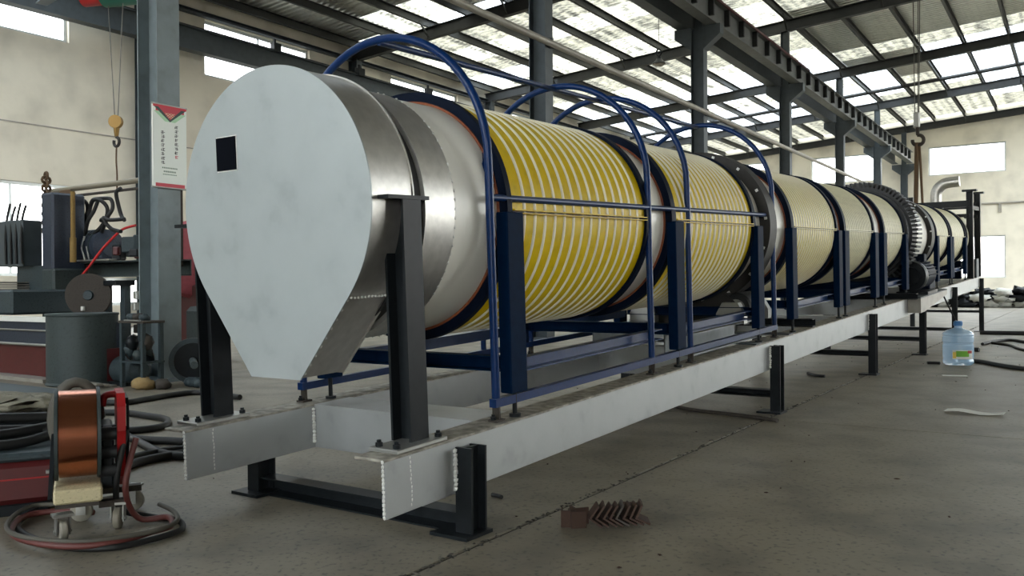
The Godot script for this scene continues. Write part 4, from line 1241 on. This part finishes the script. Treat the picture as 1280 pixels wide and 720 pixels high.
	solo("burlap_sack", MB.new(Vector3(-6.35, 0, -4.15)).blob(Vector3(-6.22, 0.04, -4.12), Vector3(0.1, 0.05, 0.08), 71, 0.35, 16), mats.burlap, "crumpled tan sack on the floor in front of the blue column", "sack", W, Vector3(-6.35, 0, -4.15))
	solo("stone_lump", MB.new(Vector3(-6.12, 0, -4.18)).blob(Vector3(-6.09, 0.035, -4.2), Vector3(0.07, 0.045, 0.06), 75, 0.35, 12), mats.machine_brown, "brown lump right beside the crumpled tan sack", "lump", W, Vector3(-6.12, 0, -4.18))
	solo("floor_plank", MB.new(Vector3(-6.6, 0, -3.4)).cbox(Vector3(-6.75, 0.03, -3.35), Vector3(1.9, 0.06, 0.3), 0.006), mats.machine, "dark flat skid on the floor in front of the machine bed", "skid", W, Vector3(-6.6, 0, -3.4))
	for k in 3:
		solo("metal_strip", MB.new(Vector3(-6.9, 0.0, -4.15 + 0.06 * k)).box(Vector3(-6.75, 0.012 + 0.012 * k, -4.05 + 0.04 * k), Vector3(0.42, 0.012, 0.05), Basis(Vector3.UP, 0.1 - 0.1 * k)), mats.conduit, "pale metal strip, %s of three between the tank and the blue motor" % ["lowest", "middle", "topmost"][k], "strip", W, Vector3(-6.9, 0.0, -4.15 + 0.06 * k), "metal strips by the tank")
	# red cabinet and clutter at the left edge
	var FT := Transform3D(Basis(Vector3(0.499, 0, -0.867), Vector3.UP, Vector3(0.867, 0, 0.499)), Vector3(-2.775, 0, -1.597))
	o = thing("welding_unit", "low dark red welding unit with a black cable-covered top, left of the copper wire spool", "welder", FT, Vector3(-0.3, 0, -0.45))
	part("body", mb(o).cbox(Vector3(-0.33, 0.115, -0.45), Vector3(0.52, 0.15, 0.3), 0.02), mats.red_dark, o)
	part("skid", mb(o).cbox(Vector3(-0.33, 0.02, -0.45), Vector3(0.48, 0.04, 0.28), 0.004), mats.black, o)
	part("lid", mb(o).cbox(Vector3(-0.33, 0.205, -0.47), Vector3(0.54, 0.03, 0.34), 0.01), mats.machine, o)
	part("trim_line", mb(o).span(Vector3(-0.585, 0.128, -0.303), Vector3(-0.08, 0.133, -0.297)), mats.red, o)
	part("latch", mb(o).cbox(Vector3(-0.09, 0.15, -0.29), Vector3(0.025, 0.012, 0.02), 0.002), mats.zinc, o)
	o = thing("tool_crate", "black open crate under the pale cloth, behind the red welding unit", "crate", FT, Vector3(-0.42, 0, -1.0))
	part("box", mb(o).cbox(Vector3(-0.5, 0.15, -1.0), Vector3(0.8, 0.3, 0.45), 0.015), mats.black, o)
	o = thing("cloth_pile", "crumpled pale cloth heaped on the black crate at the left edge", "cloth", FT, Vector3(-0.45, 0.3, -1.0))
	part("cloth", mb(o).blob(Vector3(-0.45, 0.325, -1.0), Vector3(0.3, 0.05, 0.2), 81, 0.3, 24), mats.cloth, o)
	part("fold", mb(o).blob(Vector3(-0.18, 0.32, -0.92), Vector3(0.16, 0.035, 0.16), 83, 0.35, 16), mats.cloth, o)
	var tops := [[[-0.62, 0.235, -0.38], [-0.4, 0.25, -0.36], [-0.2, 0.24, -0.4], [-0.06, 0.26, -0.5]], [[-0.62, 0.245, -0.5], [-0.45, 0.27, -0.46], [-0.25, 0.26, -0.52], [-0.08, 0.27, -0.6]], [[-0.6, 0.25, -0.6], [-0.35, 0.27, -0.58], [-0.1, 0.26, -0.58]], [[-0.62, 0.30, -0.42], [-0.5, 0.35, -0.44], [-0.38, 0.33, -0.5], [-0.1, 0.31, -0.55]]]
	for k in 4:
		var q := []
		for t in tops[k]:
			q.append(Vector3(t[0], t[1], t[2]))
		var pts := curve(q)
		solo("welding_cable", MB.new(pts[0]).tube(pts, 0.019, 8), mats.cable, ["thick black cable along the front top of the red welding unit", "thick black cable across the middle top of the red welding unit", "thick black cable along the back top of the red welding unit", "black cable arching above the top of the red welding unit"][k], "cable", FT, pts[0], "black cables over the welding unit")

func build_feeder() -> void:
	var FT := Transform3D(Basis(Vector3(0.499, 0, -0.867), Vector3.UP, Vector3(0.867, 0, 0.499)), Vector3(-2.775, 0, -1.597))
	var o := thing("wire_feeder", "red and black wire feeder trolley on small casters, at the front left", "trolley", FT, Vector3(0, 0, 0))
	part("red_panel", mb(o).prism(PackedVector2Array([Vector2(-0.12, 0.45), Vector2(0.05, 0.45), Vector2(0.10, 0.41), Vector2(0.10, 0.33), Vector2(0.04, 0.17), Vector2(-0.02, 0.13), Vector2(-0.12, 0.2)]), Transform3D(Basis(Vector3(0, 0, 1), Vector3.UP, Vector3(-1, 0, 0)), Vector3(0.142, 0, -0.02)), 0.026), mats.red, o, "red side panel")
	part("panel_edge", mb(o).prism(PackedVector2Array([Vector2(-0.14, 0.43), Vector2(0.03, 0.43), Vector2(0.08, 0.39), Vector2(0.08, 0.32), Vector2(0.0, 0.14), Vector2(-0.14, 0.19)]), Transform3D(Basis(Vector3(0, 0, 1), Vector3.UP, Vector3(-1, 0, 0)), Vector3(0.154, 0, -0.03)), 0.012), mats.black, o)
	part("white_sticker", mb(o).box(Vector3(0.1425, 0.38, 0.05), Vector3(0.003, 0.07, 0.045), Basis(Vector3.UP, 0.0)), mats.paper, o)
	part("handle", mb(o).tube(curve([Vector3(0.075, 0.40, -0.05), Vector3(0.085, 0.435, -0.05), Vector3(0.13, 0.44, -0.05)]), 0.012, 8), mats.red, o, "red grip")
	part("drive_box", mb(o).cbox(Vector3(0.088, 0.24, -0.06), Vector3(0.04, 0.2, 0.24), 0.008), mats.black, o)
	for k in 3:
		part("drive_roll", mb(o).cyl(Vector3(0.06, 0.20 + 0.06 * k, 0.05), Vector3(0.115, 0.20 + 0.06 * k, 0.05), 0.022, -1, 14), mats.gear, o)
	part("spool_axle", mb(o).cyl(Vector3(-0.07, 0.323, 0), Vector3(0.13, 0.323, 0), 0.02, -1, 12), mats.black, o)
	var base := part("base_plate", mb(o).cbox(Vector3(0.0, 0.143, 0.01), Vector3(0.14, 0.045, 0.27), 0.006), mats.cream_paint, o, "cream base with chipped paint")
	part("base_lip", mb(o).span(Vector3(-0.065, 0.108, 0.11), Vector3(0.06, 0.12, 0.14)), mats.machine_brown, base)
	part("side_strut", mb(o).bar(Vector3(-0.08, 0.13, 0.1), Vector3(-0.07, 0.32, 0.0), 0.012, 0.02).bar(Vector3(-0.08, 0.13, -0.1), Vector3(-0.07, 0.32, 0.0), 0.012, 0.02), mats.black, o)
	part("cross_axle", mb(o).span(Vector3(-0.06, 0.085, -0.16), Vector3(0.2, 0.105, -0.12)).span(Vector3(0.06, 0.08, 0.02), Vector3(0.14, 0.1, 0.06)), mats.machine_brown, o)
	for q in [[-0.045, 0.13, 0.2], [0.118, 0.04, -0.3], [0.18, -0.2, 1.1], [0.01, -0.12, 1.4]]:
		var cx: float = q[0]
		var cz: float = q[1]
		var bb := Basis(Vector3.UP, q[2])
		var c := Vector3(cx, 0.036, cz)
		var cs := part("caster", mb(o).lathe(c - bb.x * 0.012, bb.x, [Vector2(0, 0), Vector2(0, 0.026), Vector2(0.002, 0.034), Vector2(0.006, 0.036), Vector2(0.018, 0.036), Vector2(0.022, 0.034), Vector2(0.024, 0.026), Vector2(0.024, 0)], 20), mats.caster, o, "grey caster wheel")
		part("fork", mb(o).box(c + bb * Vector3(-0.019, 0.02, 0), Vector3(0.004, 0.06, 0.03), bb).box(c + bb * Vector3(0.019, 0.02, 0), Vector3(0.004, 0.06, 0.03), bb).box(c + bb * Vector3(0, 0.052, 0), Vector3(0.06, 0.008, 0.045), bb), mats.zinc, cs)
		part("axle_nut", mb(o).cyl(c - bb.x * 0.026, c + bb.x * 0.026, 0.006, -1, 8), mats.zinc, cs)
	# wire spool carried by the feeder
	o = thing("wire_spool", "large spool of shiny copper welding wire on the feeder trolley", "spool", FT, Vector3(0, 0.323, 0))
	part("wire", mb(o).lathe(Vector3(-0.055, 0.323, 0), Vector3(1, 0, 0), [Vector2(0, 0.08), Vector2(0, 0.142), Vector2(0.11, 0.142), Vector2(0.11, 0.08)], 64), mats.copper, o, "copper wire winding")
	for s in [-1.0, 1.0]:
		part("flange", mb(o).lathe(Vector3(s * 0.062 - 0.005, 0.323, 0), Vector3(1, 0, 0), [Vector2(0, 0.02), Vector2(0, 0.15), Vector2(0.01, 0.15), Vector2(0.01, 0.02)], 48), mats.machine_green, o)
	# pale cable coil behind the spool
	var cp := []
	for k in 60:
		var g := TAU * k / 20.0
		cp.append(Vector3(0.0 + 0.072 * cos(g) - 0.004 * (k / 20), 0.345 + 0.13 * sin(g), -0.17 - 0.014 * (k / 20)))
	solo("cable_coil", MB.new(cp[0]).tube(cp, 0.016, 8), mats.cable_grey, "grey cable coil showing behind the copper wire spool", "cable", FT, cp[0])
	# cables on the floor around the trolley
	var runs := [
		[[Vector3(-2.66, 0.33, -1.7), Vector3(-2.665, 0.17, -1.665), Vector3(-2.70, 0.06, -1.70)], [[-2.69, -1.80], [-2.561, -1.82], [-2.463, -1.769], [-2.437, -1.711], [-2.436, -1.611], [-2.46, -1.52], [-2.546, -1.457], [-2.675, -1.442], [-2.845, -1.456], [-2.978, -1.504], [-3.10, -1.62], [-3.15, -1.72]], "cable", 0.010, "dark cable looping on the floor in front of the trolley, inner turn"],
		[[Vector3(-2.64, 0.3, -1.72), Vector3(-2.64, 0.14, -1.68)], [[-2.66, -1.74], [-2.587, -1.80], [-2.48, -1.737], [-2.47, -1.655], [-2.464, -1.542], [-2.523, -1.45], [-2.632, -1.405], [-2.771, -1.40], [-2.889, -1.44], [-3.01, -1.541], [-2.99, -1.632], [-2.86, -1.70]], "cable_red", 0.010, "dull red hose looping on the floor in front of the trolley"],
		[[], [[-2.72, -1.86], [-2.60, -1.83], [-2.49, -1.77], [-2.44, -1.69], [-2.445, -1.6], [-2.50, -1.48], [-2.6, -1.42], [-2.76, -1.39], [-2.90, -1.43], [-3.03, -1.53], [-3.08, -1.62], [-3.0, -1.7], [-2.95, -1.85]], "cable_grey", 0.008, "grey cable forming the outer turn of the floor loop by the trolley"],
	]
	for k in runs.size():
		var pts := curve(runs[k][0] + fl(runs[k][1], 0.013 + 0.012 * k))
		solo("floor_cable", MB.new(Vector3(-2.6, 0, -1.6)).tube(pts, runs[k][3], 8), mats[runs[k][2]], runs[k][4], "cable", W, Vector3(-2.6, 0, -1.6))
	var hoses := [
		[[-5.9, -3.3], [-5.483, -3.455], [-5.488, -3.639], [-5.548, -3.905], [-5.488, -4.1], [-5.002, -4.071]],
		[[-5.2, -3.1], [-5.014, -3.186], [-4.763, -3.184], [-4.557, -3.163], [-4.371, -3.039], [-4.32, -2.912], [-4.383, -2.784], [-4.5, -2.72]],
		[[-4.177, -2.652], [-3.987, -2.687], [-3.878, -2.727], [-3.65, -2.78]],
		[[-3.635, -2.319], [-3.667, -2.471], [-3.654, -2.569], [-3.612, -2.642], [-3.5, -2.75]],
		[[-3.45, -2.15], [-3.532, -2.30], [-3.551, -2.433], [-3.52, -2.587], [-3.4, -2.7]],
		[[-4.926, -2.398], [-4.946, -2.536], [-4.658, -2.559]],
		[[-4.5, -2.8], [-4.0, -2.62], [-3.618, -2.501], [-3.42, -2.527]],
	]
	var hl := ["black hose curving on the floor beyond the left black post", "black hose bent in a loop on the floor behind the feeder trolley", "black hose lying level right of the trolley's red panel", "upper black cable beside the front end of the left beam", "lower black cable beside the front end of the left beam", "black cable bit on the floor behind the red welding unit", "long black cable reaching the left beam from behind the trolley"]
	for k in hoses.size():
		var pts := curve(fl(hoses[k], 0.02))
		solo("floor_hose", MB.new(pts[0]).tube(pts, 0.02, 8), mats.cable, hl[k], "hose", W, pts[0])

func build_right_floor() -> void:
	# water bottle
	var at := Vector3(-1.0, 0, -9.45)
	var o := thing("water_bottle", "large light blue plastic water bottle with a darker cap, on the floor", "bottle", W, at)
	part("body", mb(o).lathe(at, Vector3.UP, [Vector2(0.0, 0.0), Vector2(0.0, 0.12), Vector2(0.012, 0.134), Vector2(0.035, 0.139), Vector2(0.06, 0.134), Vector2(0.09, 0.139), Vector2(0.19, 0.139), Vector2(0.2, 0.133), Vector2(0.215, 0.133), Vector2(0.225, 0.139), Vector2(0.27, 0.139), Vector2(0.28, 0.134), Vector2(0.295, 0.139), Vector2(0.31, 0.136), Vector2(0.335, 0.10), Vector2(0.352, 0.05), Vector2(0.36, 0.034), Vector2(0.385, 0.034)], 40), mats.bottle, o)
	part("cap", mb(o).lathe(at + Vector3(0, 0.38, 0), Vector3.UP, [Vector2(0, 0.04), Vector2(0.03, 0.042), Vector2(0.045, 0.036), Vector2(0.045, 0)], 24), mats.bottle_cap, o)
	var lab := part("label", mb(o).lathe(at + Vector3(0, 0.062, 0), Vector3.UP, [Vector2(0, 0.1405), Vector2(0.085, 0.1405)], 16, -PI / 2.0 + 1.32, -PI / 2.0 + 2.72), mats.paper, o, "printed green and yellow label")
	part("label_print", mb(o).lathe(at + Vector3(0, 0.085, 0), Vector3.UP, [Vector2(0, 0.1412), Vector2(0.056, 0.1412)], 12, -PI / 2.0 + 1.55, -PI / 2.0 + 2.4), mat("label_green", Color(0.42, 0.66, 0.18), 0.6), lab)
	part("label_print", mb(o).lathe(at + Vector3(0, 0.118, 0), Vector3.UP, [Vector2(0, 0.1414), Vector2(0.026, 0.1414)], 8, -PI / 2.0 + 2.3, -PI / 2.0 + 2.66), mat("label_red", Color(0.62, 0.16, 0.12), 0.6), lab)
	part("label_print", mb(o).lathe(at + Vector3(0, 0.07, 0), Vector3.UP, [Vector2(0, 0.1414), Vector2(0.06, 0.1414)], 8, -PI / 2.0 + 1.34, -PI / 2.0 + 1.56), mat("label_yellow", Color(0.85, 0.72, 0.32), 0.6), lab)
	# steel angle offcuts
	var ang := func(c: Vector3, leg: float, len_: float, b: Basis) -> MB:
		var t := 0.006
		var pr := PackedVector2Array([Vector2(0, 0), Vector2(leg, 0), Vector2(leg, t), Vector2(t, t), Vector2(t, leg), Vector2(0, leg)])
		return MB.new(Vector3(c.x, 0, c.z)).prism(pr, Transform3D(b, c), len_)
	var view := Basis(Vector3(0.8355, 0, -0.5495), Vector3.UP, Vector3(0.5495, 0, 0.8355))
	for k in 8:
		var c := Vector3(-1.385 + 0.0185 * k, 0.034, -2.555 - 0.0115 * k)
		var b: Basis = view * Basis(Vector3.FORWARD, 0.62 - 0.03 * k) * Basis(Vector3.RIGHT, 0.06 * sin(k * 2.0))
		solo("angle_offcut", ang.call(c + b * Vector3(0, 0, -0.07), 0.052, 0.07, b), mats.rust if k != 4 else mats.machine_brown, "rusty steel angle offcut, %s from the left in the nested row on the floor" % ["first", "second", "third", "fourth", "fifth", "sixth", "seventh", "eighth"][k], "offcut", W, Vector3(c.x, 0, c.z), "nested angle offcuts on the floor")
	var lone := [[Vector3(-1.437, 0.0, -2.47), 0.5, "rusty angle offcut standing at the left end of the offcut pile"], [Vector3(-1.40, 0.0, -2.475), 0.75, "second angle offcut from the left end of the pile, standing upright"], [Vector3(-1.412, 0.0, -2.52), 0.9, "upright angle offcut behind the two leftmost pieces of the pile"]]
	for q in lone:
		var b := Basis(Vector3.UP, q[1]) * Basis(Vector3.RIGHT, -PI / 2.0)
		solo("angle_offcut", ang.call(q[0], 0.05, 0.055, b), mats.rust, q[2], "offcut", W, Vector3(q[0].x, 0, q[0].z))
	solo("angle_offcut", ang.call(Vector3(-1.315, 0.062, -2.66), 0.05, 0.06, view * Basis(Vector3.UP, 1.3) * Basis(Vector3.FORWARD, 1.9)), mats.rust, "angle offcut lying on top of the row at the right end", "offcut", W, Vector3(-1.315, 0, -2.66))
	# paper strips, cables, bits
	var pb := MB.new(Vector3(-0.54, 0, -5.93))
	for k in 8:
		var x := -0.70 + 0.04 * k
		var y := 0.012 + 0.007 * sin(k * 0.9)
		var y2 := 0.012 + 0.007 * sin((k + 1) * 0.9)
		pb.bar(Vector3(x, y, -5.95 + 0.003 * k), Vector3(x + 0.041, y2, -5.947 + 0.003 * k), 0.11, 0.003)
	solo("paper_strip", pb, mats.paper, "white paper strip lying curled on the open floor at the right", "paper", W, Vector3(-0.54, 0, -5.93))
	solo("paper_scrap", MB.new(Vector3(-0.9, 0, -8.26)).box(Vector3(-0.9, 0.004, -8.26), Vector3(0.19, 0.004, 0.07), Basis(Vector3.UP, 0.3)), mats.paper, "small white scrap on the floor in front of the water bottle", "paper", W, Vector3(-0.9, 0, -8.26))
	var lines := [
		[[[-0.97, -9.85], [-0.922, -9.75], [-0.792, -9.621], [-0.598, -9.258], [-0.395, -9.026], [-0.1, -8.8]], 0.02, "cable", "black hose running right from the foot of the water bottle"],
		[[[-1.038, -12.416], [-0.941, -13.158], [-0.771, -13.429], [-0.567, -12.997], [-0.3, -12.6]], 0.02, "cable", "black cable curled on the far floor behind the water bottle"],
		[[[-0.96, -12.793], [-0.739, -12.411], [-0.624, -11.863], [-0.503, -11.508], [-0.3, -11.4]], 0.016, "cable", "thinner black cable curled on the far floor, right of the water bottle"],
		[[[-1.293, -15.078], [-0.661, -15.153], [1.0, -15.3]], 0.03, "cable", "straight black pipe lying across the far floor"],
		[[[-2.238, -5.275], [-2.017, -5.157], [-1.822, -5.118], [-1.607, -5.062], [-1.464, -5.008]], 0.011, "machine_brown", "thin bent rod sticking out from under the beam on the floor"],
		[[[-2.009, -7.795], [-1.898, -7.627], [-1.819, -7.598]], 0.012, "cable", "short black stick on the floor right of the second beam leg"],
		[[[-1.868, -2.692], [-1.84, -2.69], [-1.816, -2.68]], 0.008, "cable", "small black bit on the floor right of the nearest leg"],
		[[[-1.111, -11.32], [-1.04, -11.28], [-0.974, -11.256]], 0.025, "cable", "black lump of cable on the floor just behind the water bottle"],
		[[[-1.26, -9.34], [-1.2, -9.37], [-1.15, -9.36]], 0.014, "cable", "black scrap touching the left foot of the water bottle"],
	]
	for q in lines:
		var pts := curve(fl(q[0], q[1]))
		solo("floor_line", MB.new(pts[0]).tube(pts, q[1], 8), mats[q[2]], q[3], "cable", W, pts[0])
	# tiny chips scattered on the concrete
	var chips := MB.new()
	for k in 260:
		var x := rng.randf_range(-4.5, 1.2)
		var z := rng.randf_range(-1.6, -14.0)
		chips.blob(Vector3(x, 0.002, z), Vector3(rng.randf_range(0.003, 0.013), 0.003, rng.randf_range(0.003, 0.009)), k, 0.4, 5, Basis(Vector3.UP, rng.randf() * 6.0))
	solo("floor_debris", chips, mats.rust, "dark chips and crumbs scattered over the concrete floor", "debris", W, Vector3.ZERO, "", "stuff")
	# far heap by the end wall
	var hl2 := ["white sack", "black sack", "grey sack", "dark bundle"]
	for k in 46:
		var tier := 0 if k < 24 else (1 if k < 38 else 2)
		var u: float = [k / 23.0, (k - 24) / 13.0, (k - 38) / 7.0][tier]
		var x: float = lerpf([-5.3, -4.9, -4.3][tier], [0.2, -0.1, -0.4][tier], u) + rng.randf_range(-0.05, 0.05)
		var z := -31.5 + rng.randf_range(-0.3, 0.3)
		var r := Vector3(rng.randf_range(0.2, 0.36), rng.randf_range(0.11, 0.17), rng.randf_range(0.2, 0.32))
		var y: float = [0.0, 0.2, 0.4][tier]
		var dark: bool = k % 4 == 1 or k % 4 == 3 or k == 22 or k == 36
		solo("waste_bag", MB.new(Vector3(x, 0, z)).blob(Vector3(x, y + r.y * 0.8, z), r, 100 + k, 0.6, 12), mats.black if dark else mats.sack, "dark bag in the waste heap before the far end wall" if dark else "white bag in the waste heap before the far end wall", "bag", W, Vector3(x, 0, z), "dark bags in the waste heap" if dark else "white bags in the waste heap")
	# trestles seen under the beams
	for k in 3:
		var c := Vector3(-4.2 + 0.45 * k, 0, -14.6 - 0.5 * k)
		var t := thing("trestle", ["left small black trestle under the far beams", "middle small black trestle under the far beams", "right small black trestle under the far beams"][k], "trestle", W, c)
		part("top_bar", mb(t).span(c + Vector3(-0.3, 0.42, -0.03), c + Vector3(0.3, 0.48, 0.03)), mats.black, t)
		for s in [-1.0, 1.0]:
			part("leg", mb(t).bar(c + Vector3(s * 0.26, 0.42, 0), c + Vector3(s * 0.3, 0, 0.12), 0.03, 0.03).bar(c + Vector3(s * 0.26, 0.42, 0), c + Vector3(s * 0.3, 0, -0.12), 0.03, 0.03), mats.black, t)

func banner_texture() -> ImageTexture:
	var im := Image.create(192, 512, false, Image.FORMAT_RGB8)
	im.fill(Color(0.93, 0.955, 0.93))
	im.fill_rect(Rect2i(0, 0, 192, 40), Color(0.80, 0.24, 0.30))
	for y in range(14, 100):
		var f := (y - 14) / 86.0
		for x in 192:
			var dx := absf(x - 96) / 96.0
			if y < 40 and dx > 0.85:
				im.set_pixel(x, y, Color(0.93, 0.955, 0.93))
			if dx < 0.95 * (1.0 - f):
				im.set_pixel(x, y, Color(0.24, 0.29, 0.28))
			if dx < 0.8 * (1.0 - f) - 0.12:
				im.set_pixel(x, y, Color(0.78, 0.26, 0.32))
			if dx < 0.3 and y > 44 and y < 76 and (x / 9 + y / 8) % 2 == 0 and dx < 0.8 * (1.0 - f) - 0.12:
				im.set_pixel(x, y, Color(0.86, 0.72, 0.6))
			if dx >= 0.95 * (1.0 - f) and y > 40 and dx < 0.95 * (1.0 - f) + 0.3:
				im.set_pixel(x, y, Color(0.70, 0.86, 0.72))
	im.fill_rect(Rect2i(12, 490, 168, 22), Color(0.79, 0.28, 0.34))
	im.fill_rect(Rect2i(0, 484, 192, 4), Color(0.93, 0.95, 0.93))
	# two columns of brush-like characters, eight to a column
	var r := RandomNumberGenerator.new()
	r.seed = 5
	var dark := Color(0.16, 0.18, 0.18)
	for col in 2:
		var x0 := 44 if col == 0 else 122
		var y0 := 160 if col == 0 else 118
		for k in 8:
			var y := y0 + 27 * k
			for h in 3:
				im.fill_rect(Rect2i(x0 + r.randi_range(0, 3), y + 1 + 7 * h + r.randi_range(0, 2), r.randi_range(12, 20), 3), dark if not (col == 1 and k == 7) else Color(0.75, 0.25, 0.3))
			im.fill_rect(Rect2i(x0 + r.randi_range(4, 14), y, 3, 20), dark if not (col == 1 and k == 7) else Color(0.75, 0.25, 0.3))
			if k % 2 == 0:
				im.fill_rect(Rect2i(x0 + 1, y + 8, 3, 11), dark)
	for k in 9:
		im.fill_rect(Rect2i(50 + k * 10, 388, 6, 8), Color(0.30, 0.42, 0.36))
		im.fill_rect(Rect2i(58 + k * 8, 410, 5, 10), Color(0.34, 0.46, 0.4))
		im.fill_rect(Rect2i(54 + k * 9, 430, 6, 6), Color(0.40, 0.52, 0.46))
	return ImageTexture.create_from_image(im)

func build_hanging() -> void:
	# banner on the nearest column
	var bm := StandardMaterial3D.new()
	bm.resource_name = "banner"
	bm.albedo_texture = banner_texture()
	bm.roughness = 0.6
	var o := thing("banner_sign", "white and red hanging banner with two columns of dark characters on the blue column", "sign", W, Vector3(-6.53, 1.66, -4.6))
	var x := -6.522
	part("sheet", mb(o).quv(Vector3(x, 2.36, -4.43), Vector3(x, 2.36, -4.755), Vector3(x, 1.665, -4.755), Vector3(x, 1.665, -4.43), Vector3.RIGHT), bm, o)
	part("backing", mb(o).span(Vector3(-6.545, 1.665, -4.755), Vector3(-6.5225, 2.36, -4.43)), mats.paper, o)
	part("rod", mb(o).cyl(Vector3(-6.53, 2.365, -4.42), Vector3(-6.53, 2.365, -4.765), 0.009, -1, 8), mats.zinc, o)
	part("rod", mb(o).cyl(Vector3(-6.53, 1.66, -4.42), Vector3(-6.53, 1.66, -4.765), 0.009, -1, 8), mats.zinc, o)
	# jib hoist above the machinery
	o = thing("jib_hoist", "green and red electric hoist with thin wires down to a brass hook block", "hoist", W, Vector3(-7.9, 1.9, -5.0))
	part("jib_arm", mb(o).ibeam(Vector3(-6.83, 4.05, -4.7), Vector3(-9.6, 4.05, -5.15), 0.12, 0.2, 0.01, 0.012), mats.steel_blue, o)
	part("drum", mb(o).lathe(Vector3(-8.1, 3.72, -4.98), Vector3(0.9, 0, -0.3), [Vector2(0, 0), Vector2(0, 0.12), Vector2(0.4, 0.12), Vector2(0.4, 0)], 24), mats.green, o)
	part("motor", mb(o).lathe(Vector3(-8.36, 3.72, -4.9), Vector3(0.9, 0, -0.3), [Vector2(0, 0), Vector2(0.02, 0.09), Vector2(0.24, 0.09), Vector2(0.26, 0)], 20), mats.hose_red, o)
	part("hanger", mb(o).bar(Vector3(-7.95, 3.8, -5.02), Vector3(-7.95, 4.0, -4.9), 0.1, 0.05), mats.black, o)
	part("wire", mb(o).cyl(Vector3(-8.05, 3.65, -4.98), Vector3(-7.985, 2.5, -5.0), 0.005, -1, 6).cyl(Vector3(-7.86, 3.65, -5.02), Vector3(-7.93, 2.5, -5.0), 0.005, -1, 6), mats.wire, o)
	var c := Vector3(-7.957, 2.42, -5.0)
	var hb := part("hook_block", mb(o).lathe(c + Vector3(-0.02, 0.03, -0.02), Vector3(0.5, 0, 0.83), [Vector2(0, 0), Vector2(0, 0.065), Vector2(0.05, 0.065), Vector2(0.05, 0)], 20), mats.hook_brass, o)
	part("swivel", mb(o).cyl(c + Vector3(0, -0.03, 0), c + Vector3(0, -0.12, 0), 0.03, 0.018, 12), mats.hook_brass, hb)
	var hp := []
	for k in 14:
		var g := PI * 0.5 - TAU * 0.82 * k / 13.0
		hp.append(c + Vector3(0.045 * cos(g), -0.17 + 0.045 * sin(g), 0.0))
	part("hook", mb(o).tube(hp, 0.015, 8), mats.tire, hb)
	var sp := curve([c + Vector3(0, -0.2, 0), c + Vector3(-0.008, -0.35, 0), c + Vector3(0.004, -0.5, 0), c + Vector3(0, -0.68, 0)])
	solo("rope_sling", MB.new(sp[0]).tube(sp, 0.008, 8), mats.rope, "dark sling hanging from the brass hook block", "sling", W, sp[0])
	# crane hook far down the hall
	o = thing("crane_hook", "dark crane hook on long wires, hanging before the far end wall", "hook", W, Vector3(-3.45, 4.4, -24.0))
	for q in [-0.07, 0.05, 0.09]:
		part("wire", mb(o).cyl(Vector3(-3.45 + q, 8.3, -24.0), Vector3(-3.45 + q * 0.6, 5.0, -24.0), 0.012, -1, 6), mats.wire, o)
	part("trolley", mb(o).cbox(Vector3(-3.45, 8.25, -24.05), Vector3(0.5, 0.2, 0.4), 0.02), mats.machine, o)
	part("block", mb(o).cbox(Vector3(-3.45, 4.93, -24.0), Vector3(0.15, 0.4, 0.12), 0.03), mats.zinc, o)
	part("shank", mb(o).cyl(Vector3(-3.43, 4.75, -24.0), Vector3(-3.43, 4.55, -24.0), 0.05, 0.04, 10), mats.machine_brown, o)
	var hk := []
	for k in 16:
		var g := PI * 0.55 - TAU * 0.8 * k / 15.0
		hk.append(Vector3(-3.42 + 0.13 * cos(g), 4.42 + 0.13 * sin(g), -24.0))
	part("hook", mb(o).tube(hk, 0.045, 8), mats.machine_brown, o)
	for q in [[-0.06, 0.055, "wide brown sling hanging from the far crane hook"], [0.12, 0.03, "thin brown sling beside the wide one on the far crane hook"]]:
		var s2 := [Vector3(-3.43 + q[0] * 0.3, 4.36, -24.0), Vector3(-3.43 + q[0] * 0.6, 3.6, -24.0), Vector3(-3.43 + q[0], 2.4, -24.0), Vector3(-3.43 + q[0], 1.0, -24.0)]
		solo("rope_sling", MB.new(s2[0]).tube(s2, q[1], 8), mats.rope, q[2], "sling", W, s2[0])
	# pendant lamp, unlit
	var L := Vector3(-8.95, 6.42, -20.5)
	o = thing("pendant_lamp", "small dark pendant lamp hanging under the bright roof sheets", "lamp", W, L)
	part("shade", mb(o).lathe(L, Vector3.UP, [Vector2(0, 0.17), Vector2(0.02, 0.17), Vector2(0.14, 0.06), Vector2(0.2, 0.05), Vector2(0.2, 0)], 24), mats.black, o)
	part("rim_glass", mb(o).lathe(L + Vector3(0, -0.05, 0), Vector3.UP, [Vector2(0, 0), Vector2(0.01, 0.1), Vector2(0.05, 0.16)], 24), mats.conduit, o)
	var ring_ := []
	for k in 12:
		var g := TAU * k / 12.0
		ring_.append(L + Vector3(0.07 * cos(g), 0.3 + 0.09 * sin(g), 0))
	part("hook_ring", mb(o).tube(ring_, 0.02, 6, true), mats.black, o)
	part("rod", mb(o).cyl(L + Vector3(0, 0.38, 0), L + Vector3(0, 1.62, 0), 0.008, -1, 6), mats.wire, o)
